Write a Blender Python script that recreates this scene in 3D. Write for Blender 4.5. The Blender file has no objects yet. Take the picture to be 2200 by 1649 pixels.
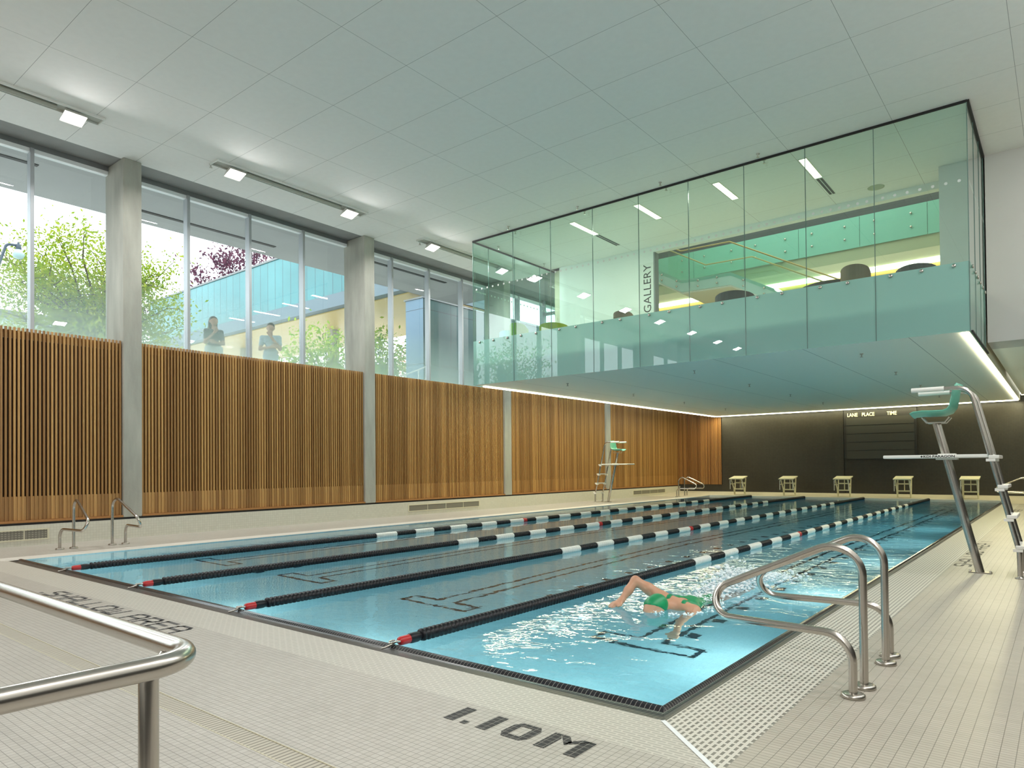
import bpy, math, random
import numpy as np
from mathutils import Vector, Matrix
random.seed(7); np.random.seed(7)
SC = bpy.context.scene
COL = SC.collection
PI = math.pi

# ------------------------------------------------------------------ materials
def new_mat(name):
    m = bpy.data.materials.new(name); m.use_nodes = True
    nt = m.node_tree; nt.nodes.clear()
    out = nt.nodes.new('ShaderNodeOutputMaterial')
    return m, nt, out
def N(nt, t, **kw):
    n = nt.nodes.new(t)
    for k, v in kw.items(): setattr(n, k, v)
    return n
def L(nt, a, b): nt.links.new(a, b)
def rgba(c): return (c[0], c[1], c[2], 1.0)
def principled(name, col, rough=.5, metal=0., coat=0., spec=.5, noise=None, bump=0., bscale=60., emit=None, estr=0., aniso=0.):
    m, nt, out = new_mat(name)
    b = N(nt, 'ShaderNodeBsdfPrincipled')
    b.inputs['Base Color'].default_value = rgba(col)
    b.inputs['Roughness'].default_value = rough
    b.inputs['Metallic'].default_value = metal
    b.inputs['Specular IOR Level'].default_value = spec
    b.inputs['Coat Weight'].default_value = coat
    b.inputs['Coat Roughness'].default_value = .03
    if emit:
        b.inputs['Emission Color'].default_value = rgba(emit); b.inputs['Emission Strength'].default_value = estr
    tc = N(nt, 'ShaderNodeNewGeometry')
    if noise:   # (scale, amount[, stretch])
        mp = N(nt, 'ShaderNodeMapping'); L(nt, tc.outputs['Position'], mp.inputs['Vector'])
        if len(noise) > 2: mp.inputs['Scale'].default_value = noise[2]
        nz = N(nt, 'ShaderNodeTexNoise'); nz.inputs['Scale'].default_value = noise[0]; nz.inputs['Detail'].default_value = 5
        L(nt, mp.outputs[0], nz.inputs['Vector'])
        mr = N(nt, 'ShaderNodeMapRange'); L(nt, nz.outputs['Fac'], mr.inputs['Value'])
        mr.inputs['From Min'].default_value = .25; mr.inputs['From Max'].default_value = .75
        mr.inputs['To Min'].default_value = 1 - noise[1]; mr.inputs['To Max'].default_value = 1 + noise[1]
        mx = N(nt, 'ShaderNodeMix', data_type='RGBA', blend_type='MULTIPLY'); mx.inputs[0].default_value = 1
        mx.inputs[6].default_value = rgba(col); L(nt, mr.outputs[0], mx.inputs[7])
        L(nt, mx.outputs[2], b.inputs['Base Color'])
    if bump:
        nb = N(nt, 'ShaderNodeTexNoise'); nb.inputs['Scale'].default_value = bscale; L(nt, tc.outputs['Position'], nb.inputs['Vector'])
        bp = N(nt, 'ShaderNodeBump'); bp.inputs['Strength'].default_value = bump; bp.inputs['Distance'].default_value = .01
        L(nt, nb.outputs['Fac'], bp.inputs['Height']); L(nt, bp.outputs[0], b.inputs['Normal'])
    L(nt, b.outputs[0], out.inputs[0])
    return m
def brick_mat(name, c1, c2, grout, w, h, mortar, axes='xy', off=(0, 0), rough=.4, offset=0., freq=2, spec=.5, bump=0., smooth=.1, noise=.0, nscale=1.2):
    """tiles laid out in world axes"""
    m, nt, out = new_mat(name)
    g = N(nt, 'ShaderNodeNewGeometry'); sp = N(nt, 'ShaderNodeSeparateXYZ'); cb = N(nt, 'ShaderNodeCombineXYZ')
    L(nt, g.outputs['Position'], sp.inputs[0])
    for i, a in enumerate(axes):
        ad = N(nt, 'ShaderNodeMath', operation='ADD'); ad.inputs[1].default_value = -off[i] + 600 * (w if i == 0 else h)
        L(nt, sp.outputs['xyz'.index(a)], ad.inputs[0]); L(nt, ad.outputs[0], cb.inputs[i])
    br = N(nt, 'ShaderNodeTexBrick'); br.offset = offset; br.offset_frequency = freq; br.squash = 1.
    L(nt, cb.outputs[0], br.inputs['Vector'])
    br.inputs['Color1'].default_value = rgba(c1); br.inputs['Color2'].default_value = rgba(c2); br.inputs['Mortar'].default_value = rgba(grout)
    br.inputs['Scale'].default_value = 1.; br.inputs['Mortar Size'].default_value = mortar; br.inputs['Mortar Smooth'].default_value = smooth
    br.inputs['Bias'].default_value = 0; br.inputs['Brick Width'].default_value = w; br.inputs['Row Height'].default_value = h
    b = N(nt, 'ShaderNodeBsdfPrincipled'); b.inputs['Roughness'].default_value = rough; b.inputs['Specular IOR Level'].default_value = spec
    src = br.outputs['Color']
    if noise:
        nz = N(nt, 'ShaderNodeTexNoise'); nz.inputs['Scale'].default_value = nscale; nz.inputs['Detail'].default_value = 4
        L(nt, g.outputs['Position'], nz.inputs['Vector'])
        mr = N(nt, 'ShaderNodeMapRange'); L(nt, nz.outputs['Fac'], mr.inputs['Value'])
        mr.inputs['From Min'].default_value = .3; mr.inputs['From Max'].default_value = .7
        mr.inputs['To Min'].default_value = 1 - noise; mr.inputs['To Max'].default_value = 1 + noise
        mx = N(nt, 'ShaderNodeMix', data_type='RGBA', blend_type='MULTIPLY'); mx.inputs[0].default_value = 1
        L(nt, src, mx.inputs[6]); L(nt, mr.outputs[0], mx.inputs[7]); src = mx.outputs[2]
    L(nt, src, b.inputs['Base Color'])
    if bump:
        bp = N(nt, 'ShaderNodeBump'); bp.inputs['Strength'].default_value = bump; bp.inputs['Distance'].default_value = .002; bp.invert = True
        L(nt, br.outputs['Fac'], bp.inputs['Height']); L(nt, bp.outputs[0], b.inputs['Normal'])
    L(nt, b.outputs[0], out.inputs[0])
    return m
def glass_thin(name, tint, r0=.08, frit=None):
    """thin clear pane: tinted see-through plus mirror reflection; frit = (z0, z1, colour, max) fades in a printed film"""
    m, nt, out = new_mat(name)
    tr = N(nt, 'ShaderNodeBsdfTransparent'); tr.inputs[0].default_value = rgba(tint)
    gl = N(nt, 'ShaderNodeBsdfGlossy'); gl.inputs['Roughness'].default_value = 0.; gl.inputs[0].default_value = (1, 1, 1, 1)
    # Schlick reflectance of a two-faced sheet, the same from both sides
    gg = N(nt, 'ShaderNodeNewGeometry'); dt = N(nt, 'ShaderNodeVectorMath', operation='DOT_PRODUCT')
    L(nt, gg.outputs['Incoming'], dt.inputs[0]); L(nt, gg.outputs['Normal'], dt.inputs[1])
    ab = N(nt, 'ShaderNodeMath', operation='ABSOLUTE'); L(nt, dt.outputs['Value'], ab.inputs[0])
    om = N(nt, 'ShaderNodeMath', operation='SUBTRACT'); om.inputs[0].default_value = 1.; L(nt, ab.outputs[0], om.inputs[1])
    pw = N(nt, 'ShaderNodeMath', operation='POWER'); L(nt, om.outputs[0], pw.inputs[0]); pw.inputs[1].default_value = 5.
    mu = N(nt, 'ShaderNodeMath', operation='MULTIPLY_ADD'); L(nt, pw.outputs[0], mu.inputs[0]); mu.inputs[1].default_value = 1 - r0; mu.inputs[2].default_value = r0; mu.use_clamp = True
    base = tr.outputs[0]
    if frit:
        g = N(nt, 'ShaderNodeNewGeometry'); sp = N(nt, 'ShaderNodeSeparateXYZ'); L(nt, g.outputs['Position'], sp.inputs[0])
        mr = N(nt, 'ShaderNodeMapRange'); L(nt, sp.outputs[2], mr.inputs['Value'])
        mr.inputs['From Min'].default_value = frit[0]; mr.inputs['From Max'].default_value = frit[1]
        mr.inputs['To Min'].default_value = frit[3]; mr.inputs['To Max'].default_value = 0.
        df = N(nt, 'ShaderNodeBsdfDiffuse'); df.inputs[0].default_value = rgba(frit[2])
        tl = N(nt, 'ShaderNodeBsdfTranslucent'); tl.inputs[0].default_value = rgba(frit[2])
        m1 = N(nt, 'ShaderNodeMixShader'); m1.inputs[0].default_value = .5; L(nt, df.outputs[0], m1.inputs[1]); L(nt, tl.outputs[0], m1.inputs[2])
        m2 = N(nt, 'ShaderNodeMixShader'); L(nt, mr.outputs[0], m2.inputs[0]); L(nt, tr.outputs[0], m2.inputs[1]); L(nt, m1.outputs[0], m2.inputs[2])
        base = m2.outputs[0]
    mx = N(nt, 'ShaderNodeMixShader'); L(nt, mu.outputs[0], mx.inputs[0]); L(nt, base, mx.inputs[1]); L(nt, gl.outputs[0], mx.inputs[2])
    L(nt, mx.outputs[0], out.inputs[0])
    return m
def emission(name, col, s):
    m, nt, out = new_mat(name); e = N(nt, 'ShaderNodeEmission'); e.inputs[0].default_value = rgba(col); e.inputs[1].default_value = s
    L(nt, e.outputs[0], out.inputs[0]); return m
def wood_mat(name, dark, light, rough=.45):
    m, nt, out = new_mat(name)
    g = N(nt, 'ShaderNodeNewGeometry'); mp = N(nt, 'ShaderNodeMapping'); mp.inputs['Scale'].default_value = (30, 30, 1.1)
    L(nt, g.outputs['Position'], mp.inputs[0])
    nz = N(nt, 'ShaderNodeTexNoise'); nz.inputs['Scale'].default_value = 1.4; nz.inputs['Detail'].default_value = 5; L(nt, mp.outputs[0], nz.inputs['Vector'])
    ad = N(nt, 'ShaderNodeMath', operation='MULTIPLY_ADD'); L(nt, nz.outputs['Fac'], ad.inputs[0]); ad.inputs[1].default_value = .45
    L(nt, g.outputs['Random Per Island'], ad.inputs[2])
    mr = N(nt, 'ShaderNodeMapRange'); L(nt, ad.outputs[0], mr.inputs['Value']); mr.inputs['From Min'].default_value = .05; mr.inputs['From Max'].default_value = 1.4
    cr = N(nt, 'ShaderNodeMix', data_type='RGBA'); L(nt, mr.outputs[0], cr.inputs[0]); cr.inputs[6].default_value = rgba(dark); cr.inputs[7].default_value = rgba(light)
    b = N(nt, 'ShaderNodeBsdfPrincipled'); b.inputs['Roughness'].default_value = rough; L(nt, cr.outputs[2], b.inputs['Base Color'])
    L(nt, b.outputs[0], out.inputs[0]); return m
def leaf_mat(name, a, bcol):
    m, nt, out = new_mat(name)
    g = N(nt, 'ShaderNodeNewGeometry'); cr = N(nt, 'ShaderNodeMix', data_type='RGBA'); L(nt, g.outputs['Random Per Island'], cr.inputs[0])
    cr.inputs[6].default_value = rgba(a); cr.inputs[7].default_value = rgba(bcol)
    d = N(nt, 'ShaderNodeBsdfDiffuse'); t = N(nt, 'ShaderNodeBsdfTranslucent'); L(nt, cr.outputs[2], d.inputs[0]); L(nt, cr.outputs[2], t.inputs[0])
    mx = N(nt, 'ShaderNodeMixShader'); mx.inputs[0].default_value = .45; L(nt, d.outputs[0], mx.inputs[1]); L(nt, t.outputs[0], mx.inputs[2])
    L(nt, mx.outputs[0], out.inputs[0]); return m
def water_mat():
    m, nt, out = new_mat('pool_water')
    g = N(nt, 'ShaderNodeNewGeometry')
    def rip(scale, sx, sy, det):
        mp = N(nt, 'ShaderNodeMapping'); mp.inputs['Scale'].default_value = (sx, sy, 1); L(nt, g.outputs['Position'], mp.inputs[0])
        nz = N(nt, 'ShaderNodeTexNoise'); nz.inputs['Scale'].default_value = scale; nz.inputs['Detail'].default_value = det
        nz.inputs['Distortion'].default_value = .6; L(nt, mp.outputs[0], nz.inputs['Vector']); return nz.outputs['Fac']
    a = rip(2.2, 1., 1.3, 3); b_ = rip(6., 1., 1.2, 2)
    s1 = N(nt, 'ShaderNodeMath', operation='MULTIPLY_ADD'); L(nt, b_, s1.inputs[0]); s1.inputs[1].default_value = .28; L(nt, a, s1.inputs[2])
    # stronger waves around the swimmer's lane, calm by the left wall
    sp = N(nt, 'ShaderNodeSeparateXYZ'); L(nt, g.outputs['Position'], sp.inputs[0])
    mr = N(nt, 'ShaderNodeMapRange'); L(nt, sp.outputs[0], mr.inputs['Value'])
    mr.inputs['From Min'].default_value = -8.; mr.inputs['From Max'].default_value = -3.; mr.inputs['To Min'].default_value = WAVE[0]; mr.inputs['To Max'].default_value = WAVE[1]
    bp = N(nt, 'ShaderNodeBump'); bp.inputs['Distance'].default_value = .05; L(nt, mr.outputs[0], bp.inputs['Strength']); L(nt, s1.outputs[0], bp.inputs['Height'])
    gl = N(nt, 'ShaderNodeBsdfGlass'); gl.inputs['IOR'].default_value = 1.333; gl.inputs['Roughness'].default_value = 0.; L(nt, bp.outputs[0], gl.inputs['Normal'])
    L(nt, gl.outputs[0], out.inputs['Surface'])
    va = N(nt, 'ShaderNodeVolumeAbsorption'); va.inputs['Color'].default_value = (.05, .74, .905, 1); va.inputs['Density'].default_value = ABSORB
    L(nt, va.outputs[0], out.inputs['Volume'])
    return m

WAVE = (.06, .20); ABSORB = .40
M = {}
M['deck'] = brick_mat('deck_mosaic', (.445, .415, .36), (.49, .46, .405), (.21, .195, .16), .0375, .0375, .0016, rough=.42, noise=.05, bump=.3)
M['deck_right'] = brick_mat('deck_right_tile', (.43, .395, .325), (.465, .425, .355), (.19, .172, .135), .0605, .0302, .0016, off=(-1.16, 0), rough=.42, noise=.05, bump=.3)
M['deck_far'] = brick_mat('deck_far_tile', (.62, .57, .45), (.66, .61, .49), (.45, .41, .32), .05, .05, .002, rough=.45)
M['grate_side'] = brick_mat('gutter_grate', (.20, .185, .155), (.24, .225, .19), (.64, .61, .53), .056, .0305, .0082, axes='yx', off=(0, -1.61), offset=.5, rough=.35, smooth=.02)
M['grate_end'] = brick_mat('ribbed_tile', (.40, .38, .325), (.44, .42, .36), (.58, .55, .48), .080, .0245, .0055, axes='xy', off=(0, 2.82), offset=.5, rough=.4, smooth=.1)
M['edge_white'] = principled('pale_edge_tile', (.72, .69, .62), .35)
M['coping'] = brick_mat('black_mosaic', (.018, .018, .019), (.028, .027, .027), (.36, .34, .30), .029, .029, .0009, off=(0, 3.23), rough=.3)
M['coping_bead'] = brick_mat('black_bead_tile', (.014, .014, .018), (.02, .02, .024), (.40, .38, .34), .029, 5., .0010, axes='xy', off=(0, 0), rough=.14)
M['coping_bead_y'] = brick_mat('black_bead_tile_side', (.014, .014, .018), (.02, .02, .024), (.40, .38, .34), .029, 5., .0010, axes='yx', off=(0, 0), rough=.14)
M['ceiling'] = brick_mat('ceiling_panel', (.82, .805, .785), (.82, .805, .785), (.30, .30, .29), 1.807, 1.205, .003, off=(-11.37, 3.534), rough=.85, smooth=0., noise=.015, nscale=9.)
M['soffit'] = brick_mat('soffit_panel', (.90, .90, .82), (.90, .90, .82), (.30, .30, .28), 1.8, 30., .005, off=(-12.9 - .04, 0), rough=.7, smooth=0.)
M['white'] = principled('white_plaster', (.80, .79, .76), .8, noise=(2., .015))
M['base_tile'] = brick_mat('pale_wall_mosaic', (.62, .60, .51), (.66, .64, .55), (.52, .50, .42), .05, .05, .002, axes='yz', rough=.35)
M['dark_tile'] = brick_mat('dark_mosaic', (.032, .029, .022), (.04, .036, .027), (.018, .016, .013), .05, .05, .003, axes='xz', rough=.38, noise=.1)
M['concrete'] = principled('board_formed_concrete', (.37, .365, .315), .75, noise=(2.6, .2, (1.6, 1.6, .35)), bump=.2, bscale=25)
M['concrete_dark'] = principled('grey_concrete_soffit', (.27, .265, .255), .8, noise=(3., .09), bump=.1)
M['wood'] = wood_mat('cedar_slat', (.20, .088, .022), (.56, .315, .105))
M['wood_red'] = wood_mat('cedar_slat_far', (.19, .07, .018), (.50, .24, .075))
M['wood_ext'] = wood_mat('timber_soffit', (.50, .36, .13), (.66, .50, .22))
M['backing'] = principled('black_backing', (.010, .006, .004), .8)
M['reveal'] = principled('black_reveal', (.006, .006, .006), .6)
M['steel'] = principled('brushed_stainless', (.53, .50, .455), .24, 1.)
M['steel_dark'] = principled('satin_stainless', (.48, .45, .40), .3, 1.)
M['alu'] = principled('anodised_aluminium', (.42, .44, .46), .45, .6)
M['alu_dark'] = principled('grey_aluminium', (.20, .21, .21), .5, .4)
M['alu_light'] = principled('pale_aluminium', (.80, .83, .83), .45)
M['white_metal'] = principled('white_enamel', (.72, .72, .68), .4)
M['white_grp'] = principled('white_fibreglass', (.80, .79, .74), .35, coat=.3)
M['cream_grp'] = principled('cream_fibreglass', (.74, .70, .50), .5)
M['black'] = principled('black_plastic', (.008, .008, .010), .32)
M['black_matte'] = principled('black_paint', (.012, .012, .012), .6)
M['float_black'] = principled('black_float', (.007, .007, .010), .42, spec=.35)
M['float_white'] = principled('white_float', (.80, .79, .74), .4)
M['float_red'] = principled('red_float', (.50, .02, .02), .35)
M['seat'] = principled('green_seat_shell', (.13, .42, .31), .38, coat=.2)
M['lane'] = principled('dark_blue_tile', (.012, .018, .035), .5)
M['pool'] = brick_mat('pool_tile', (.78, .84, .85), (.82, .88, .89), (.70, .76, .77), .05, .05, .002, rough=.4)
M['mark'] = brick_mat('black_letter_mosaic', (.022, .021, .021), (.032, .030, .029), (.30, .285, .25), .0375, .0375, .0013, rough=.6)
M['lamp'] = emission('lamp_lens', (1, .95, .9), 10)
M['strip'] = emission('strip_light_lens', (1., .96, .66), 9.)
M['recess'] = emission('recessed_light_lens', (1., .95, .72), 5.)
M['glass_front'] = glass_thin('gallery_glass', (.68, .90, .835), .15)
M['glass_side'] = glass_thin('gallery_side_glass', (.82, .95, .91), .06)
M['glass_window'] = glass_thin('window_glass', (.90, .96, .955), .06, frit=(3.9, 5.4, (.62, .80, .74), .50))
M['glass_green'] = glass_thin('balustrade_glass', (.74, .93, .86), .07)
M['edge'] = principled('glass_joint', (.12, .19, .17), .2)
def frosted():
    m, nt, out = new_mat('frosted_teal_film')
    b = N(nt, 'ShaderNodeBsdfPrincipled'); b.inputs['Base Color'].default_value = (.25, .47, .42, 1); b.inputs['Roughness'].default_value = .6
    b.inputs['Coat Weight'].default_value = 1.; b.inputs['Coat Roughness'].default_value = 0.; b.inputs['Coat IOR'].default_value = 1.9
    t = N(nt, 'ShaderNodeBsdfTranslucent'); t.inputs[0].default_value = (.30, .62, .54, 1)
    mx = N(nt, 'ShaderNodeMixShader'); mx.inputs[0].default_value = .25; L(nt, b.outputs[0], mx.inputs[1]); L(nt, t.outputs[0], mx.inputs[2])
    L(nt, mx.outputs[0], out.inputs[0]); return m
M['frost'] = frosted()
M['dot'] = principled('frit_dot', (.55, .60, .55), .6)
M['teal_panel'] = principled('teal_glass_panel', (.22, .52, .45), .25)
M['teal_facade'] = brick_mat('teal_glazed_facade', (.035, .19, .205), (.045, .21, .225), (.015, .09, .105), .62, 40., .022, axes='xz', rough=.12, spec=.55, noise=.2, nscale=.35)
M['blue_metal'] = brick_mat('blue_grey_metal_panel', (.11, .20, .29), (.12, .21, .30), (.03, .05, .07), 1.5, 2.1, .012, axes='xz', rough=.35, off=(-19, 3.2))
M['green_metal'] = brick_mat('dark_green_metal_panel', (.018, .068, .066), (.02, .074, .072), (.006, .014, .016), 1.5, 2.1, .012, axes='yz', rough=.5, off=(18.3, 3.2))
M['stringer'] = principled('pale_blue_stringer', (.42, .62, .62), .4)
M['bronze'] = principled('bronze_handrail', (.42, .31, .12), .35, .7)
M['slate'] = brick_mat('slate_cladding', (.060, .068, .070), (.075, .084, .086), (.03, .035, .036), 1.2, .12, .006, axes='xz', rough=.7, offset=.5)
M['cream'] = principled('cream_plaster', (.66, .62, .46), .8)
M['olive_band'] = principled('olive_fascia', (.40, .44, .30), .7)
M['oak'] = wood_mat('oak_panel', (.62, .36, .08), (.72, .44, .12))
M['chair_brown'] = principled('brown_upholstery', (.20, .12, .065), .7, noise=(40, .1))
M['chair_dark'] = principled('charcoal_upholstery', (.045, .040, .036), .7)
M['chair_green'] = principled('green_upholstery', (.17, .33, .015), .6)
M['chair_olive'] = principled('olive_upholstery', (.30, .34, .02), .6)
M['chair_cyan'] = principled('pale_blue_upholstery', (.45, .75, .75), .6)
M['skin'] = principled('skin', (.56, .29, .18), .5)
M['skin2'] = principled('skin_tan', (.42, .24, .16), .5)
M['suit'] = principled('green_swimwear', (.006, .25, .09), .4)
M['hair'] = principled('dark_hair', (.02, .014, .010), .5)
M['shirt_dark'] = principled('dark_grey_knit', (.06, .07, .075), .8)
M['shirt_blue'] = principled('pale_blue_cotton', (.36, .45, .50), .8)
M['skirt'] = principled('pale_grey_cotton', (.45, .50, .48), .8)
M['jeans'] = principled('pale_denim', (.38, .48, .54), .8)
M['foam'] = principled('white_foam', (.86, .92, .94), .3)
M['bark'] = principled('bark', (.085, .06, .045), .9)
M['bark_dark'] = principled('dark_bark', (.045, .03, .035), .9)
M['leaf'] = leaf_mat('spring_leaf', (.15, .26, .015), (.38, .42, .04))
M['leaf_shrub'] = leaf_mat('shrub_leaf', (.16, .32, .05), (.50, .60, .10))
M['leaf_purple'] = leaf_mat('plum_leaf', (.07, .025, .05), (.16, .06, .09))
M['leaf_rust'] = leaf_mat('rust_leaf', (.40, .16, .06), (.50, .30, .14))
M['ground'] = principled('pale_paving', (.68, .68, .66), .9, noise=(.6, .1))
M['lamp_post'] = principled('blue_grey_paint', (.05, .075, .10), .5)
M['lamp_bowl'] = principled('lamp_glass_bowl', (.42, .58, .58), .2)
M['house'] = principled('grey_render', (.34, .42, .42), .8)
M['house_roof'] = principled('dark_roof', (.12, .12, .13), .8)
M['house_win'] = principled('dark_window', (.05, .07, .08), .1)

# ------------------------------------------------------------------ mesh builder
class MB:
    def __init__(s): s.v = []; s.f = []; s.mi = []; s.sm = []
    def add(s, vs, fs, mi=0, smooth=False):
        o = len(s.v); s.v += [tuple(map(float, v)) for v in vs]
        for f in fs: s.f.append(tuple(i + o for i in f)); s.mi.append(mi); s.sm.append(smooth)
        return s
    def box(s, x0, x1, y0, y1, z0, z1, mi=0):
        vs = [(x, y, z) for z in (z0, z1) for y in (y0, y1) for x in (x0, x1)]
        return s.add(vs, [(0, 2, 3, 1), (4, 5, 7, 6), (0, 1, 5, 4), (2, 6, 7, 3), (0, 4, 6, 2), (1, 3, 7, 5)], mi)
    def cbox(s, x0, x1, y0, y1, z0, z1, c=.01, mi=0):
        """box with chamfered vertical and top edges"""
        def ring(x0, x1, y0, y1, z, c): return [(x0 + c, y0, z), (x1 - c, y0, z), (x1, y0 + c, z), (x1, y1 - c, z), (x1 - c, y1, z), (x0 + c, y1, z), (x0, y1 - c, z), (x0, y0 + c, z)]
        vs = ring(x0 + c, x1 - c, y0 + c, y1 - c, z0, c) + ring(x0, x1, y0, y1, z0 + c, c) + ring(x0, x1, y0, y1, z1 - c, c) + ring(x0 + c, x1 - c, y0 + c, y1 - c, z1, c)
        fs = [tuple(range(7, -1, -1)), tuple(range(24, 32))]
        for r in range(3):
            for i in range(8): fs.append((r * 8 + i, r * 8 + (i + 1) % 8, r * 8 + 8 + (i + 1) % 8, r * 8 + 8 + i))
        return s.add(vs, fs, mi)
    def quad(s, a, b, c, d, mi=0): return s.add([a, b, c, d], [(0, 1, 2, 3)], mi)
    def prism(s, poly, axis, a, b, mi=0):
        """extrude a 2D outline along an axis from a to b; poly lists the other two coordinates in order"""
        def P(p, t):
            return {'x': (t, p[0], p[1]), 'y': (p[0], t, p[1]), 'z': (p[0], p[1], t)}[axis]
        n = len(poly); vs = [P(p, a) for p in poly] + [P(p, b) for p in poly]
        fs = [tuple(range(n - 1, -1, -1)), tuple(range(n, 2 * n))] + [(i, (i + 1) % n, n + (i + 1) % n, n + i) for i in range(n)]
        return s.add(vs, fs, mi)
    def tube(s, pts, r, seg=12, mi=0, cap=True):
        pts = [Vector(p) for p in pts]; rs = r if isinstance(r, (list, tuple)) else [r] * len(pts)
        n = len(pts); tg = []
        for i in range(n):
            a = pts[max(i - 1, 0)]; b = pts[min(i + 1, n - 1)]; tg.append((b - a).normalized())
        up = Vector((0, 0, 1)) if abs(tg[0].z) < .9 else Vector((1, 0, 0))
        nrm = (up - tg[0] * up.dot(tg[0])).normalized(); vs = []
        for i in range(n):
            nrm = (nrm - tg[i] * nrm.dot(tg[i])).normalized(); bn = tg[i].cross(nrm)
            for k in range(seg):
                a = 2 * PI * k / seg; vs.append(pts[i] + (nrm * math.cos(a) + bn * math.sin(a)) * rs[i])
        fs = [(i * seg + k, i * seg + (k + 1) % seg, (i + 1) * seg + (k + 1) % seg, (i + 1) * seg + k) for i in range(n - 1) for k in range(seg)]
        s.add(vs, fs, mi, True)
        if cap:
            s.add(vs[:seg], [tuple(range(seg - 1, -1, -1))], mi); s.add(vs[-seg:], [tuple(range(seg))], mi)
        return s
    def lathe(s, prof, c=(0, 0, 0), axis='z', seg=20, mi=0, smooth=True):
        """prof: (radius, height) pairs"""
        vs = []
        for r, h in prof:
            for k in range(seg):
                a = 2 * PI * k / seg; u, w = r * math.cos(a), r * math.sin(a)
                p = {'z': (u, w, h), 'y': (u, h, w), 'x': (h, u, w)}[axis]
                vs.append((p[0] + c[0], p[1] + c[1], p[2] + c[2]))
        n = len(prof)
        flip = axis == 'y'
        fs = []
        for i in range(n - 1):
            for k in range(seg):
                f = (i * seg + k, i * seg + (k + 1) % seg, (i + 1) * seg + (k + 1) % seg, (i + 1) * seg + k)
                fs.append(f[::-1] if flip else f)
        s.add(vs, fs, mi, smooth)
        lo = tuple(range(seg - 1, -1, -1)); hi = tuple(range(seg))
        if prof[0][0] > 1e-4: s.add(vs[:seg], [hi if flip else lo], mi)
        if prof[-1][0] > 1e-4: s.add(vs[-seg:], [lo if flip else hi], mi)
        return s
    def build(s, name, mats, parent=None, origin=None):
        me = bpy.data.meshes.new(name)
        if parent is not None:
            o0 = Vector(parent['_at']) if '_at' in parent else Vector(parent.location)
            if origin is None: origin = tuple(o0)
        elif origin is None and s.v:
            a = np.array(s.v); mn, mx = a.min(0), a.max(0); origin = ((mn[0] + mx[0]) / 2, (mn[1] + mx[1]) / 2, mn[2])
        og = origin or (0, 0, 0)
        me.from_pydata([(v[0] - og[0], v[1] - og[1], v[2] - og[2]) for v in s.v], [], s.f)
        for m in (mats if isinstance(mats, (list, tuple)) else [mats]): me.materials.append(m)
        me.polygons.foreach_set('material_index', s.mi); me.polygons.foreach_set('use_smooth', s.sm); me.update()
        o = bpy.data.objects.new(name, me); COL.objects.link(o)
        if parent is not None:
            o.parent = parent; o.location = (og[0] - o0.x, og[1] - o0.y, og[2] - o0.z)
            o['_at'] = og
        else: o.location = og; o['_at'] = og
        return o
def fillet(pts, rad, n=8):
    """round the corners of a 3-D path"""
    P = [Vector(p) for p in pts]; out = [P[0]]
    for i in range(1, len(P) - 1):
        r = rad[i - 1] if isinstance(rad, (list, tuple)) else rad
        a = (P[i - 1] - P[i]); b = (P[i + 1] - P[i]); la, lb = a.length, b.length; a.normalize(); b.normalize()
        ang = a.angle(b); t = min(r / math.tan(ang / 2), la * .95, lb * .95); r = t * math.tan(ang / 2)
        bis = (a + b).normalized(); c = P[i] + bis * (r / math.sin(ang / 2)); s0 = P[i] + a * t - c; s1 = P[i] + b * t - c
        th = s0.angle(s1); ax = s0.cross(s1).normalized(); k = max(2, int(n * th / PI * 2))
        for j in range(k + 1): out.append(c + Matrix.Rotation(th * j / k, 3, ax) @ s0)
    out.append(P[-1]); return out
def tag(o, label=None, cat=None, group=None, kind=None):
    if label: o['label'] = label
    if cat: o['category'] = cat
    if group: o['group'] = group
    if kind: o['kind'] = kind
    return o
def empty(name, loc, label=None, cat=None, group=None, kind=None):
    o = bpy.data.objects.new(name, None); COL.objects.link(o); o.location = loc; o['_at'] = loc; o.empty_display_size = .1
    return tag(o, label, cat, group, kind)
def copy_tree(o, parent=None):
    c = o.copy(); COL.objects.link(c)
    if parent is not None: c.parent = parent
    for ch in list(o.children): copy_tree(ch, c)
    return c
def struct(name, mb, mats, label=None, parent=None):
    o = mb.build(name, mats, parent)
    if parent is None: o['kind'] = 'structure'
    if label: o['label'] = label
    return o
ORD = ['first', 'second', 'third', 'fourth', 'fifth', 'sixth', 'seventh', 'eighth', 'ninth', 'tenth', 'eleventh', 'twelfth']

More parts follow.
